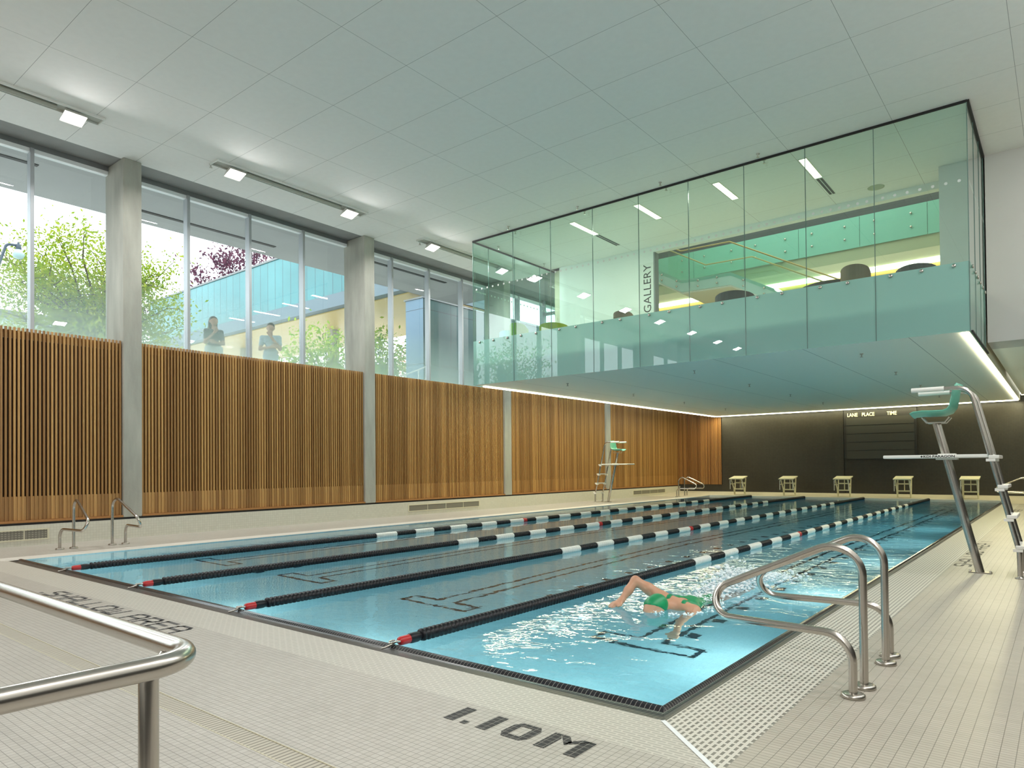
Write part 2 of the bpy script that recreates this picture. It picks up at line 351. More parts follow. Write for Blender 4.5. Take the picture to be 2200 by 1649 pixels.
# ------------------------------------------------------------------ lettering
GL = {  # strokes on a unit cell, x 0..1, y 0..1
 'S': [[(.95, .98), (.2, .98), (.05, .82), (.05, .62), (.2, .52), (.8, .48), (.95, .36), (.95, .16), (.8, .02), (.05, .02)]],
 'H': [[(.05, 0), (.05, 1)], [(.95, 0), (.95, 1)], [(.05, .5), (.95, .5)]],
 'A': [[(.05, 0), (.05, .8), (.22, .98), (.78, .98), (.95, .8), (.95, 0)], [(.05, .42), (.95, .42)]],
 'L': [[(.05, 1), (.05, .02), (.95, .02)]],
 'O': [[(.05, .2), (.05, .8), (.22, .98), (.78, .98), (.95, .8), (.95, .2), (.78, .02), (.22, .02), (.05, .2)]],
 'W': [[(.05, 1), (.05, .02), (.5, .02), (.95, .02), (.95, 1)], [(.5, .02), (.5, .7)]],
 'R': [[(.05, 0), (.05, .98), (.78, .98), (.95, .82), (.95, .6), (.78, .45), (.05, .45)], [(.55, .45), (.95, 0)]],
 'E': [[(.95, .98), (.05, .98), (.05, .02), (.95, .02)], [(.05, .5), (.8, .5)]],
 'D': [[(.05, .02), (.05, .98), (.75, .98), (.95, .8), (.95, .2), (.75, .02), (.05, .02)]],
 'P': [[(.05, 0), (.05, .98), (.78, .98), (.95, .82), (.95, .58), (.78, .42), (.05, .42)]],
}
def stroke(mb, a, b, w, put):
    d = Vector((b[0] - a[0], b[1] - a[1])); l = d.length; d /= l; n = Vector((-d.y, d.x)) * w / 2; e = d * w / 2 * .55
    A = Vector(a) - e; B = Vector(b) + e
    mb.add([put(*p) for p in (A - n, B - n, B + n, A + n)], [(0, 1, 2, 3)])
def letters(mb, text, cw, ch, gap, w, put):
    x = 0
    for c in text:
        if c == ' ': x += cw * .8; continue
        for line in GL[c]:
            for p, q in zip(line[:-1], line[1:]): stroke(mb, (x + p[0] * cw, p[1] * ch), (x + q[0] * cw, q[1] * ch), w, put)
        x += cw + gap
    return x
def font_mesh(name, text, size, mat, parent, M4, extrude=.002, sx=1., spacing=1.0, offset=0.):
    cu = bpy.data.curves.new(name, 'FONT'); cu.body = text; cu.size = size; cu.extrude = extrude; cu.space_character = spacing; cu.offset = offset
    cu.resolution_u = 3
    tmp = bpy.data.objects.new(name + '_tmp', cu); COL.objects.link(tmp)
    dg = bpy.context.evaluated_depsgraph_get(); dg.update()
    me = bpy.data.meshes.new_from_object(tmp.evaluated_get(dg))
    bpy.data.objects.remove(tmp); bpy.data.curves.remove(cu)
    me.materials.clear(); me.materials.append(mat)
    me.transform(Matrix.Diagonal((sx, 1, 1, 1)))
    o0 = Vector(parent['_at']) if parent is not None else Vector((0, 0, 0))
    me.transform(Matrix.Translation(-o0) @ M4)
    o = bpy.data.objects.new(name, me); COL.objects.link(o)
    if parent is not None: o.parent = parent
    return o

# ------------------------------------------------------------------ room dimensions (metres)
CEIL = 7.443
XL, XR = -12.06, -1.61          # outer edges of the pool edge band
WX0, WX1 = -12.08, -1.727       # water
WY0, WY1 = 3.43, 28.66
YF = 30.4                       # far wall
YB = -14.                       # back wall, behind the camera
XRW = 2.6                       # right wall
FZ = .13                        # far deck rises to this at the wall
FE = .03                        # and starts at this by the water
FB = .055
WZ = -.012                      # water level
SOF = 3.53                      # underside of the gallery
GY = 13.855                     # gallery glass
GX0, GX1 = -12.455, -1.215
BW = 17.45                      # gallery back wall
GFL = 4.08                      # gallery floor

# floor -----------------------------------------------------------
f = MB()
def fq(x0, x1, y0, y1, z, mi): f.quad((x0, y0, z), (x1, y0, z), (x1, y1, z), (x0, y1, z), mi)
fq(-14.3, XRW, YB, 1.74, 0, 0); fq(-14.3, XRW, 1.86, 2.82, 0, 0); fq(-14.3, XRW, 1.74, 1.86, -.02, 0)
fq(-14.3, -12.5, 2.82, 28.66, 0, 0); fq(-1.16, XRW, 2.82, 28.66, 0, 5)
# ribbed tile along the near end with a mitre into the side grating
f.quad((-12.5, 2.82, 0), (-1.18, 2.82, 0), (XR, 3.23, 0), (-12.06, 3.23, 0), 1)
f.add([(-1.18, 2.82, 0), (-1.16, 2.82, 0), (-1.16, 28.66, 0), (XR, 28.66, 0), (XR, 3.23, 0)], [(0, 1, 2, 3, 4)], 2)
f.quad((-12.5, 2.82, 0), (-12.06, 3.23, 0), (-12.06, 28.66, 0), (-12.5, 28.66, 0), 3)
# raised deck at the far end
f.quad((-14.3, 28.66, FE), (XRW, 28.66, FE), (XRW, YF, FZ), (-14.3, YF, FZ), 4)
f.quad((-12.06, 28.652, -.1), (XR, 28.652, -.1), (XR, 28.652, FE), (-12.06, 28.652, FE), 3); f.quad((-12.06, 28.58, FE + .002), (XR, 28.58, FE + .002), (XR, 28.80, FE + .012), (-12.06, 28.80, FE + .012), 3)
f.quad((-12.06, 28.58, -.03), (XR, 28.58, -.03), (XR, 28.58, FE + .002), (-12.06, 28.58, FE + .002), 3)
for a_, c_ in ((-14.3, -12.06), (XR, XRW)): f.quad((a_, 27.2, .002), (c_, 27.2, .002), (c_, 28.66, FE), (a_, 28.66, FE), 4)
for x_ in (-12.06, XR): f.add([(x_, 27.2, -.05), (x_, 28.66, -.05), (x_, 28.66, FE), (x_, 27.2, .002)], [(0, 1, 2, 3)], 3)
struct('floor', f, [M['deck'], M['grate_end'], M['grate_side'], M['edge_white'], M['deck_far'], M['deck_right']], 'cream mosaic tiled pool deck with ribbed gutter bands')
# metal mitre strip at the near right corner
b = MB(); b.add([(-1.63, 3.215, .003), (-1.615, 3.235, .003), (-1.155, 2.83, .003), (-1.175, 2.81, .003)], [(0, 3, 2, 1)])
struct('trim_1', b, M['alu_light'], 'thin metal strip across the mitred corner of the gutter')
# black coping: profile swept along the near end and the right side
prof = [(0, 0), (.10, -.010), (.125, -.008), (.145, .006), (.165, .012), (.185, .006), (.2, -.02), (.2, -.35)]
cp = MB()
for i in range(len(prof) - 1):
    (d0, z0), (d1, z1) = prof[i], prof[i + 1]; bead = i >= 2
    e0, e1 = d0 * .585, d1 * .585
    cp.quad((XL - .0 - .16 * (1 - d0 / .2), 3.23 + d0, z0), (XR - e0, 3.23 + d0, z0), (XR - e1, 3.23 + d1, z1), (XL - .16 * (1 - d1 / .2), 3.23 + d1, z1), 1 if bead else 0)
    cp.quad((XR - e0, 3.23 + d0, z0), (XR - e0, 28.66, z0), (XR - e1, 28.66, z1), (XR - e1, 3.23 + d1, z1), 2 if bead else 0)
cp.quad((XL - .16, 3.23, -.004), (XL - .16, 3.23, .001), (XL + .02, 3.43, .002), (XL + .02, 3.43, -.03))
struct('trim_2', cp, [M['coping'], M['coping_bead'], M['coping_bead_y']], 'black mosaic pool edge along near end and right side')
# pool basin
def bottom(y): return -1.1 if y < 12 else (-1.1 - 1.5 * (y - 12) / 14 if y < 26 else -2.6)
ys = [WY0, 12, 26, WY1]
p = MB()
for a, c in zip(ys[:-1], ys[1:]):
    p.quad((WX0, a, bottom(a)), (WX1, a, bottom(a)), (WX1, c, bottom(c)), (WX0, c, bottom(c)))
    p.quad((WX0, a, 0 - .0), (WX0, a, bottom(a)), (WX0, c, bottom(c)), (WX0, c, 0))
    p.quad((WX1, a, bottom(a)), (WX1, a, -.03), (WX1, c, -.03), (WX1, c, bottom(c)))
p.quad((WX0, WY0, -.03), (WX1, WY0, -.03), (WX1, WY0, bottom(WY0)), (WX0, WY0, bottom(WY0)))
p.quad((WX0, WY1, -.03), (WX0, WY1, -2.6), (WX1, WY1, -2.6), (WX1, WY1, -.03))
basin = struct('pool_basin', p, M['pool'], 'pale tiled swimming pool basin')
# outlined T lines and dashes on the bottom
def strip(mb, x0, x1, y0, y1):
    yy = [y0] + [t for t in (12, 26) if y0 < t < y1] + [y1]
    for a, c in zip(yy[:-1], yy[1:]):
        mb.quad((x0, a, bottom(a) + .006), (x1, a, bottom(a) + .006), (x1, c, bottom(c) + .006), (x0, c, bottom(c) + .006))
for k, cx in enumerate((-2.98, -5.6, -8.16, -10.55)):
    t = MB(); w = .05
    strip(t, cx - .52, cx + .52, 5.47, 5.47 + w)
    strip(t, cx - .52, cx - .13, 5.70, 5.70 + w); strip(t, cx + .13, cx + .52, 5.70, 5.70 + w)
    strip(t, cx - .52, cx - .52 + w, 5.47, 5.75); strip(t, cx + .52 - w, cx + .52, 5.47, 5.75)
    strip(t, cx - .15, cx - .15 + w, 5.70, 26.4); strip(t, cx + .15 - w, cx + .15, 5.70, 26.4)
    t.build('lane_marking', M['lane'], basin)
for cx in (-2.74, -4.8, -6.95, -9.1):
    t = MB()
    for i in range(34):
        if cx > -3 and i < 1: continue
        y = 5.40 + i * .62; strip(t, cx - .06, cx + .06, y, y + .15)
    if cx > -3: t.build('dashed_marking', M['lane'], basin)
    else: t.build('dashed_marking', M['lane'], basin)
# water: a closed body that runs past the basin sides
w = MB(); e = .012
w.box(WX0 - e, WX1 + e, WY0 - e, WY1 + e, -4.2, WZ)
tag(w.build('pool_water', water_mat()), 'clear blue pool water with small ripples', 'water', kind='stuff')

# deck lettering --------------------------------------------------
def put_near(x0, y0): return lambda u, v: (x0 + u, y0 + v, .0012)
t = MB(); P1 = put_near(-2.55, 2.575)
for x in (.035, .255):                                   # 1 . 1
    t.add([P1(x - .035, 0), P1(x + .035, 0), P1(x + .035, .19), P1(x - .035, .19)], [(0, 1, 2, 3)])
t.add([P1(.115, 0), P1(.155, 0), P1(.155, .04), P1(.115, .04)], [(0, 1, 2, 3)])
o_, i_ = [(.36, .045), (.36, .145), (.39, .19), (.50, .19), (.53, .145), (.53, .045), (.50, 0), (.39, 0)], [(.405, .04), (.405, .15), (.405, .15), (.475, .15), (.475, .15), (.475, .04), (.475, .04), (.405, .04)]
n = 8; t.add([P1(*q) for q in o_ + i_], [(i, (i + 1) % n, n + (i + 1) % n, n + i) for i in range(n)])
for q in ([(.585, 0), (.65, 0), (.65, .145), (.62, .19), (.585, .19)], [(.62, .19), (.70, .09), (.72, .13), (.672, .19)], [(.70, .09), (.80, .19), (.748, .19), (.70, .135)], [(.755, 0), (.82, 0), (.82, .19), (.785, .19), (.755, .15)]):
    t.add([P1(*c) for c in q], [tuple(range(len(q)))])
tag(t.build('depth_marking', M['mark']), 'black mosaic 1.10M depth marking on the near deck', 'floor marking')
t = MB(); letters(t, 'SHALLOW AREA', .20, .19, .055, .036, put_near(-8.5, 2.58))
t.add([put_near(-8.62, 2.58)(*q) for q in ((0, 0), (.05, 0), (.05, .04), (0, .04))], [(0, 1, 2, 3)])
tag(t.build('deck_lettering', M['mark']), 'dark SHALLOW AREA lettering on the near deck behind the handrail', 'floor marking')
t = MB(); letters(t, 'SHALLOW AREA', .215, .17, .06, .03, lambda u, v: (-.965 - v, 10.36 + u, .0012))
t.add([(-.965, 13.8, .0012), (-.965, 13.84, .0012), (-1.13, 13.84, .0012), (-1.13, 13.8, .0012)], [(0, 1, 2, 3)])
tag(t.build('deck_lettering', M['mark']), 'dark SHALLOW AREA lettering beside the right lifeguard chair', 'floor marking')
t = MB(); letters(t, 'DEEP AREA', .215, .17, .06, .03, lambda u, v: (-.965 - v, 21.6 + u, .0012))
tag(t.build('deck_lettering', M['mark']), 'faint DEEP AREA lettering far along the right deck', 'floor marking')
# drain channel on the near deck
d = MB(); d.box(-12.6, 1.9, 1.74, 1.86, -.018, -.002)
dr = empty('floor_drain', (-5.3, 1.8, -.02), 'narrow beige slotted drain channel across the near deck', 'drain')
d.build('drain_cover', brick_mat('drain_cover', (.47, .43, .34), (.50, .46, .37), (.20, .18, .14), .030, .3, .005, axes='xy', off=(0, 1.65), rough=.5), dr)
d = MB()
for y in (1.74, 1.856): d.box(-12.6, 1.9, y, y + .004, -.018, .0015)
d.build('drain_frame', M['cream'], dr)

# ceiling ---------------------------------------------------------
c = MB(); c.box(-14.40, XRW + .2, YB, BW + .2, CEIL, CEIL + .25)
struct('ceiling', c, M['ceiling'], 'flat ceiling of large pale grey panels')
c = MB(); c.box(-15.2, -14.40, YB, YF, CEIL + .012, CEIL + .3); c.box(-14.4, GX0 - .1, BW + .2, YF, CEIL, CEIL + .25)
struct('ceiling_beam', c, M['concrete_dark'], 'grey concrete strip of ceiling above the windows')

# left wall ------------------------------------------------------
wl = MB(); wl.box(-14.7, -14.25, YB, YF, 0, .36, 0); wl.box(-14.7, -14.33, YB, YF, .36, .399, 1)
struct('wall_left', wl, [M['base_tile'], M['reveal']], 'pale mosaic tiled base of the left wall under the timber slats')
wl = MB(); wl.box(-15.25, -14.53, YB, YF, .40, 3.62, 0); wl.box(-15.25, -14.53, YB, YF, 3.62, 3.70, 1)
struct('wall_left_upper', wl, [M['backing'], M['concrete']], 'dark wall behind the timber slats')
COLS = [-12.1, -6.17, -.23, 5.71, 11.65, 17.42, 23.8]; CW = .345
names = {3: 'tall concrete column, leftmost of the row along the windows', 4: 'tall concrete column, second from the left along the windows',
         5: 'concrete column rising behind the left end of the glass gallery', 6: 'concrete column behind the far lifeguard chair',
         0: 'concrete column nearest the back wall', 1: 'concrete column two bays behind the viewpoint', 2: 'concrete column just behind the viewpoint'}
cm = MB(); cm.cbox(-15.16, -14.30, 0, CW, .40, CEIL + .005, .012)
c0 = None
for k, y in enumerate(COLS):
    if c0 is None: o = c0 = cm.build('concrete_column', M['concrete'])
    else: o = c0.copy(); COL.objects.link(o)
    o.location.y = y + CW / 2
    tag(o, names[k], 'column', 'concrete columns along the window wall')
# slat screens, windows per bay
edges = [YB] + COLS + [YF]
MUL0 = 5.86
def win_bay(idx, y0, y1):
    root = empty('window_%d' % idx, (-15.1, (y0 + y1) / 2, 3.7), kind='structure')
    fr = MB()
    fr.box(-15.16, -15.0, y0, y1, 7.36, CEIL + .01, 0)
    fr.box(-15.14, -15.02, y0, y1, 7.285, 7.36, 1)
    fr.box(-15.14, -15.02, y0, y1, 3.70, 3.78, 1)
    fr.build('window_frame', [M['alu_dark'], M['alu_light']], root)
    ms = [MUL0 + 1.4725 * k for k in range(-15, 18)]; ms = [m for m in ms if y0 + .35 < m < y1 - .3]
    for m in ms:
        q = MB(); q.cbox(-15.16, -14.98, m - .032, m + .032, 3.70, 7.36, .004); q.build('mullion', M['alu'], root)
    cuts = [y0] + ms + [y1]
    for a, c in zip(cuts[:-1], cuts[1:]):
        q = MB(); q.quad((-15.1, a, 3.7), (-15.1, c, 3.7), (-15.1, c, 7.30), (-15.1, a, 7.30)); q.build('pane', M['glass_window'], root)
scr_names = ['cedar slat screen nearest the back wall', 'cedar slat screen two bays behind the viewpoint', 'cedar slat screen one bay behind the viewpoint',
  'cedar slat screen left of the leftmost concrete column', 'wide cedar slat screen between the two tall concrete columns', 'cedar slat screen right of the second concrete column',
  'cedar slat screen under the gallery, left of the far lifeguard chair', 'cedar slat screen beside the far left pool rails']
def screen(name_label, y0, y1):
    root = empty('slat_screen', (-14.42, (y0 + y1) / 2, .40), name_label, 'wall screen', 'cedar slat screens along the left wall')
    n = max(1, int(round((y1 - y0) / .064))); pit = (y1 - y0) / n; s = MB(); s2 = MB()
    for i in range(n):
        y = y0 + (i + .5) * pit
        s.box(-14.42, -14.362, y - .0165, y + .0165, .445, 3.845)
        if i: s2.box(-14.425, -14.372, y - pit / 2 - .0125, y - pit / 2 + .0125, .445, .865)
    s.build('slats', M['wood'], root); s2.build('lower_slats', M['wood'], root)
    b = MB(); b.box(-14.515, -14.43, y0, y1, .40, 3.655); b.build('backing', M['backing'], root)
    b = MB(); b.box(-14.44, -14.425, y0, y1, 3.66, 3.80); b.build('top_batten', M['wood'], root)
    b = MB(); b.box(-14.44, -14.31, y0 - .0, y1 + .0, .402, .442); b.build('bottom_ledge', M['wood_red'], root)
for k in range(len(edges) - 1):
    y0 = edges[k] + (CW if k else 0); y1 = edges[k + 1]
    win_bay(k + 1, y0, y1)
    screen(scr_names[k], y0 + .004, y1 - .004)
# far return screen
root = empty('slat_screen', (-13.3, YF - .06, .45), 'reddish cedar slat screen on the far wall beside the dark tiles', 'wall screen')
s = MB(); n = 35
for i in range(n):
    x = -14.35 + (i + .5) * 2.15 / n; s.box(x - .017, x + .017, YF - .075, YF - .03, .45, 3.9)
s.build('slats', M['wood_red'], root)
b = MB(); b.box(-14.36, -12.2, YF - .028, YF - .004, .45, 3.9); b.build('backing', M['backing'], root)
# vents in the wall base
vm = brick_mat('vent_louvre', (.30, .285, .23), (.33, .31, .25), (.16, .15, .12), .05, .035, .010, axes='yz', rough=.5, smooth=.2)
for y0, y1, lab in ((2.9, 4.43, 'pale louvred vent low in the wall left of the left pool rails'), (13.09, 16.07, 'long pale louvred vent low in the wall under the third slat screen'), (25.83, 28.81, 'long louvred vent low in the wall near the far corner')):
    root = empty('wall_vent', (-14.25, (y0 + y1) / 2, .095), lab, 'vent', 'louvred vents in the wall base')
    q = MB(); q.box(-14.252, -14.238, y0, y1, .095, .115); q.box(-14.252, -14.238, y0, y1, .27, .29); q.box(-14.252, -14.238, y0, y0 + .03, .115, .27); q.box(-14.252, -14.238, y1 - .03, y1, .115, .27)
    for j in (1, 2, 3): yy = y0 + (y1 - y0) * j / 4; q.box(-14.252, -14.24, yy - .008, yy + .008, .115, .27)
    q.build('vent_frame', M['cream'], root)
    q = MB(); q.box(-14.251, -14.244, y0 + .03, y1 - .03, .115, .27); q.build('vent_grille', vm, root)

# other walls -----------------------------------------------------
q = MB(); q.box(-12.2, XRW + .2, YF, YF + .3, 0, 3.75, 0); q.box(-14.7, -12.2, YF, YF + .3, 0, 3.75, 0); q.box(-15.2, GX0, YF, YF + .3, 3.75, CEIL + .3, 1)
struct('wall_far', q, [M['dark_tile'], M['white']], 'dark brown mosaic tiled far wall')
q = MB(); q.box(XRW, XRW + .2, YB, YF, 0, 2.4, 0); q.box(XRW, XRW + .2, YB, YF, 2.4, CEIL, 1)
struct('wall_right', q, [M['dark_tile'], M['white']], 'right wall, dark tiled below and white above')
q = MB(); q.box(-15.2, XRW + .2, YB - .3, YB, 0, 3.5, 0); q.box(-15.2, XRW + .2, YB - .3, YB, 3.5, CEIL + .3, 1)
struct('wall_back', q, [M['dark_tile'], M['white']], 'back wall of the hall, dark tiled below and white above')
q = MB(); q.box(GX1 + .03, XRW, 16.62, BW + .2, 3.70, CEIL)
q.box(-1.97, GX1 - .0, 16.62, BW, GFL, CEIL)
struct('wall_gallery_right', q, principled('warm_white_wall', (.60, .575, .55), .85, noise=(2., .015)), 'white upper wall to the right of the glass gallery')
q = MB(); q.box(GX1 + .03, XRW, BW + .2, YF, 3.70, 3.95)
struct('ceiling_right', q, M['soffit'], 'low ceiling over the right deck')
# gallery shell ---------------------------------------------------
q = MB(); q.box(GX0 + .03, GX1 - .03, GY + .02, BW + .4, SOF + .004, GFL, 0); q.box(GX0 + .03, GX1 - .03, BW + .4, YF, SOF + .004, 3.95, 0)
struct('gallery_slab', q, M['soffit'], 'pale underside of the overhanging gallery')
q = MB()
q.box(-12.1, -8.88, BW, BW + .2, GFL, CEIL, 0); q.box(-8.88, -1.97, BW, BW + .2, 7.28, CEIL, 0)
q.box(-8.90, -8.86, BW - .012, BW + .22, GFL, 7.28, 1)
struct('wall_gallery_back', q, [M['white'], M['alu_dark']], 'white back wall of the gallery with a wide opening')
q = MB()
q.box(GX0, GX1, GY - .014, GY + .014, 7.40, CEIL); q.box(GX0 - .014, GX0 + .014, GY, 17.82, 7.40, CEIL); q.box(GX1 - .014, GX1 + .03, GY, 16.62, 7.40, CEIL)
struct('trim_3', q, M['reveal'], 'black channel holding the top of the gallery glass')
q = MB(); q.box(GX1 - .0, GX1 + .03, GY + .02, 16.9, SOF - .02, SOF + .012)
struct('trim_4', q, M['reveal'], 'black edge strip along the gallery underside')
# glass front panes with frosted foot, bolts, dots
jx = [GX0, -11.05, -9.855, -8.635, -7.42, -6.225, -5.02, -3.83, -2.64, GX1]
bm = MB()
bm.lathe([(0, -.035), (.026, -.034), (.032, -.026), (.032, -.008), (.02, -.006), (.02, 0)], axis='y', seg=14)
bolt_me = None
def bolt(parent, loc, rz=0):
    global bolt_me
    at = Vector(parent['_at'])
    if bolt_me is None:
        o = bm.build('standoff_bolt', M['steel'], parent, origin=(0, 0, 0)); bolt_me = o.data
    else:
        o = bpy.data.objects.new('standoff_bolt', bolt_me); COL.objects.link(o); o.parent = parent
    o.location = Vector(loc) - at; o.rotation_euler.z = rz
def pane(name_label, p0, p1, group, top=7.41, matkey='glass_front'):
    """p0, p1: the two lower corners (x, y) of a full height gallery pane"""
    x0, y0 = p0; x1, y1 = p1; cx, cy = (x0 + x1) / 2, (y0 + y1) / 2
    root = empty('glass_screen', (cx, cy, SOF), name_label, 'glass screen', group)
    q = MB(); q.quad((x0, y0, 4.715), (x1, y1, 4.715), (x1, y1, top), (x0, y0, top)); q.build('clear_glass', M[matkey], root)
    q = MB(); q.quad((x0, y0, SOF), (x1, y1, SOF), (x1, y1, 4.715), (x0, y0, 4.715)); q.build('frosted_film', M['frost'], root)
    d = Vector((x1 - x0, y1 - y0)); l = d.length; d /= l; nrm = Vector((d.y, -d.x))
    rz = math.atan2(d.y, d.x)
    q = MB(); hw = .006
    jc = Vector((x1, y1)) - d * (hw + .002)
    q.box(jc.x - (hw if abs(d.x) > .5 else .007), jc.x + (hw if abs(d.x) > .5 else .007), jc.y - (hw if abs(d.y) > .5 else .007), jc.y + (hw if abs(d.y) > .5 else .007), SOF, top)
    q.build('silicone_joint', M['edge'], root)
    for s_ in (.20, .60, 1.0):
        t_ = s_ * 1.2 if l > 1.3 else s_ * 1.2
        if t_ < l - .05:
            bolt(root, (x0 + d.x * (t_), y0 + d.y * t_, 4.665), rz)
    q = MB(); n = 7
    for i in range(n):
        t_ = .13 + i * (l - .26) / (n - 1); c_ = Vector((x0, y0)) + d * t_ + nrm * .002
        vs = [(c_.x + d.x * .026 * math.cos(a_), c_.y + d.y * .026 * math.cos(a_), 6.10 + .026 * math.sin(a_)) for a_ in [2 * PI * k / 12 for k in range(12)]]
        q.add(vs, [tuple(range(12))])
    q.build('dot_row', M['dot'], root)
for k in range(9):
    lab = 'front gallery glass panel, %s from the left corner' % ORD[k] if k < 8 else 'front gallery glass panel at the right corner, beside the white wall'
    pane(lab, (jx[k], GY), (jx[k + 1], GY), 'front panels of the glass gallery')
jy = [17.82, 16.9, 15.66, 14.5, GY]
side_l = ['beside the back wall', 'third from the front corner', 'second from the front corner', 'next to the front corner']
for k in range(4): pane('left side gallery glass panel, ' + side_l[k], (GX0, jy[k]), (GX0, jy[k + 1]), 'left side panels of the glass gallery', matkey='glass_side')
jr = [GY, 14.75, 15.7, 16.62]
for k in range(3): pane('right side gallery glass panel, %s from the front corner' % ORD[k], (GX1, jr[k]), (GX1, jr[k + 1]), 'right side panels of the glass gallery', matkey='glass_side')
# gallery sign
sg = empty('wall_sign', (-9.2, BW - .01, 5.7), 'white upright strip sign reading GALLERY at the gallery opening', 'sign')
q = MB(); q.box(-9.36, -8.90, BW - .02, BW - .001, 5.45, 7.0); q.build('sign_plate', M['white_metal'], sg)
font_mesh('sign_lettering', 'GALLERY', .33, M['black_matte'], sg, Matrix.Translation((-8.98, BW - .022, 5.60)) @ Matrix.Rotation(PI / 2, 4, 'X') @ Matrix.Rotation(PI / 2, 4, 'Z'), extrude=.001, spacing=1.02)

# lights ----------------------------------------------------------
def area(name, loc, rot, sx, sy, power, col, parent=None):
    la = bpy.data.lights.new(name, 'AREA'); la.shape = 'RECTANGLE'; la.size = sx; la.size_y = sy; la.energy = power; la.color = col
    o = bpy.data.objects.new(name, la); COL.objects.link(o); o.rotation_euler = rot
    o.location = loc
    if parent is not None: o.parent = parent; o.location = Vector(loc) - Vector(parent['_at'])
    return o
LAMP_W = 95.; LAMP_C = (1, .985, .97)
def track(x, y0, y1, label, side, watts=None):
    root = empty('ceiling_light', (x, (y0 + y1) / 2, CEIL), label, 'ceiling light', 'twin floodlight tracks under the ceiling')
    q = MB()
    q.box(x - .15, x - .128, y0 - .45, y1 + .45, CEIL - .04, CEIL); q.box(x + .128, x + .15, y0 - .45, y1 + .45, CEIL - .04, CEIL)
    q.box(x - .128, x + .128, y0 - .45, y0 - .43, CEIL - .04, CEIL); q.box(x - .128, x + .128, y1 + .43, y1 + .45, CEIL - .04, CEIL)
    q.build('track_frame', M['white_metal'], root)
    q = MB(); q.tube([(x, y0 + .25, CEIL - .035), (x, y1 - .25, CEIL - .035)], .045, 10); q.box(x - .127, x + .127, y0 - .43, y1 + .43, CEIL - .008, CEIL - .002); q.build('track_channel', principled('track_grey', (.40, .40, .35), .6) if 'track_grey' not in bpy.data.materials else bpy.data.materials['track_grey'], root)
    for y in (y0, y1):
        ca, sa = math.cos(.30), math.sin(.30) * side
        def R(u, v, w_): return (x + u * ca + w_ * sa, y + v, CEIL - .10 + (-u * sa + w_ * ca))
        q = MB(); A = .14; Bq = .17
        top = [R(-A * .6, -Bq * .8, .05), R(A * .6, -Bq * .8, .05), R(A * .6, Bq * .8, .05), R(-A * .6, Bq * .8, .05)]
        bot = [R(-A, -Bq, -.05), R(A, -Bq, -.05), R(A, Bq, -.05), R(-A, Bq, -.05)]
        q.add(top + bot, [(0, 1, 2, 3), (0, 4, 5, 1), (1, 5, 6, 2), (2, 6, 7, 3), (3, 7, 4, 0)])
        hd = q.build('lamp_head', M['white_metal'], root)
        q = MB(); a_, b_ = A - .015, Bq - .015; q.quad(R(-a_, -b_, -.046), R(-a_, b_, -.046), R(a_, b_, -.046), R(a_, -b_, -.046)); q.build('lamp_lens', M['lamp'], hd)
        area('lamp', R(0, 0, -.055), (0, -math.asin(sa) * -1., 0), .3, .42, watts or LAMP_W, LAMP_C, root)
for (y0, y1, lab) in ((7.36, 10.23, 'twin floodlight track between the two tall columns'), (13.24, 16.2, 'twin floodlight track passing the left corner of the glass gallery'), (1.56, 4.43, 'twin floodlight track at the top left edge of the photo'),
                      (-4.54, -1.57, 'twin floodlight track just behind the viewpoint'), (-10.1, -7.09, 'twin floodlight track far behind the viewpoint')):
    track(-13.1 if y0 < 12 else -13.38, y0, y1, lab, -1)
for (y0, y1, lab) in ((7.36, 10.23, 'twin floodlight track over the right deck'), (1.56, 4.43, 'twin floodlight track added out of view above the right deck beside the viewpoint'), (-4.54, -1.57, 'twin floodlight track added out of view above the right deck behind the viewpoint'), (-10.1, -7.09, 'twin floodlight track added out of view above the right deck by the back wall')):
    track(1.5, y0, y1, lab, 1)  # assumed unseen row, added along the right side to light the hall
track(1.5, 12.6, 15.5, 'twin floodlight track added out of view to brighten the white wall', 1, 30.)  # extra unseen track added to brighten the white upper wall
track(-13.4, 19.4, 22.3, 'twin floodlight track hidden behind the gallery', -1)
# added underwater lamps, out of view in near and right walls, brighten the water
POOL_W = 16.5
def added_pool_lamp(x, y, z, rot, ax, label):
    root = empty('added_pool_light', (x, y, z), label, 'added pool light', 'added underwater lights in the pool walls')
    q = MB()
    if ax == 'y': q.lathe([(.15, 0), (.15, .012), (.12, .015), (0, .015)], (x, y, z), 'y', 20)
    else: q.lathe([(0, -.015), (.12, -.015), (.15, -.012), (.15, 0)], (x, y, z), 'x', 20)
    q.build('added_lamp_rim', M['steel'], root)
    la = bpy.data.lights.new('added_underwater_lamp', 'AREA'); la.shape = 'DISK'; la.size = .24; la.energy = POOL_W * (2.4 if y > 13 else 1.); la.color = (1, 1, .90)
    o = bpy.data.objects.new('added_underwater_lamp', la); COL.objects.link(o); o.parent = root; o.rotation_euler = rot
    o.location = (0, .02, 0) if ax == 'y' else (-.02, 0, 0)
for k, x in enumerate((-2.8, -4.9, -7.05, -9.2, -11.2)): added_pool_lamp(x, WY0 + .001, -.55, (PI / 2, 0, 0), 'y', 'added round underwater light in the near pool wall, %s from the right' % ORD[k])
for k, y in enumerate((5.5, 8.5, 11.5, 14.5, 18., 22.)): added_pool_lamp(WX1 - .001, y, -.6, (0, PI / 2, 0), 'x', 'added round underwater light in the right pool wall, %s from the near end' % ORD[k])
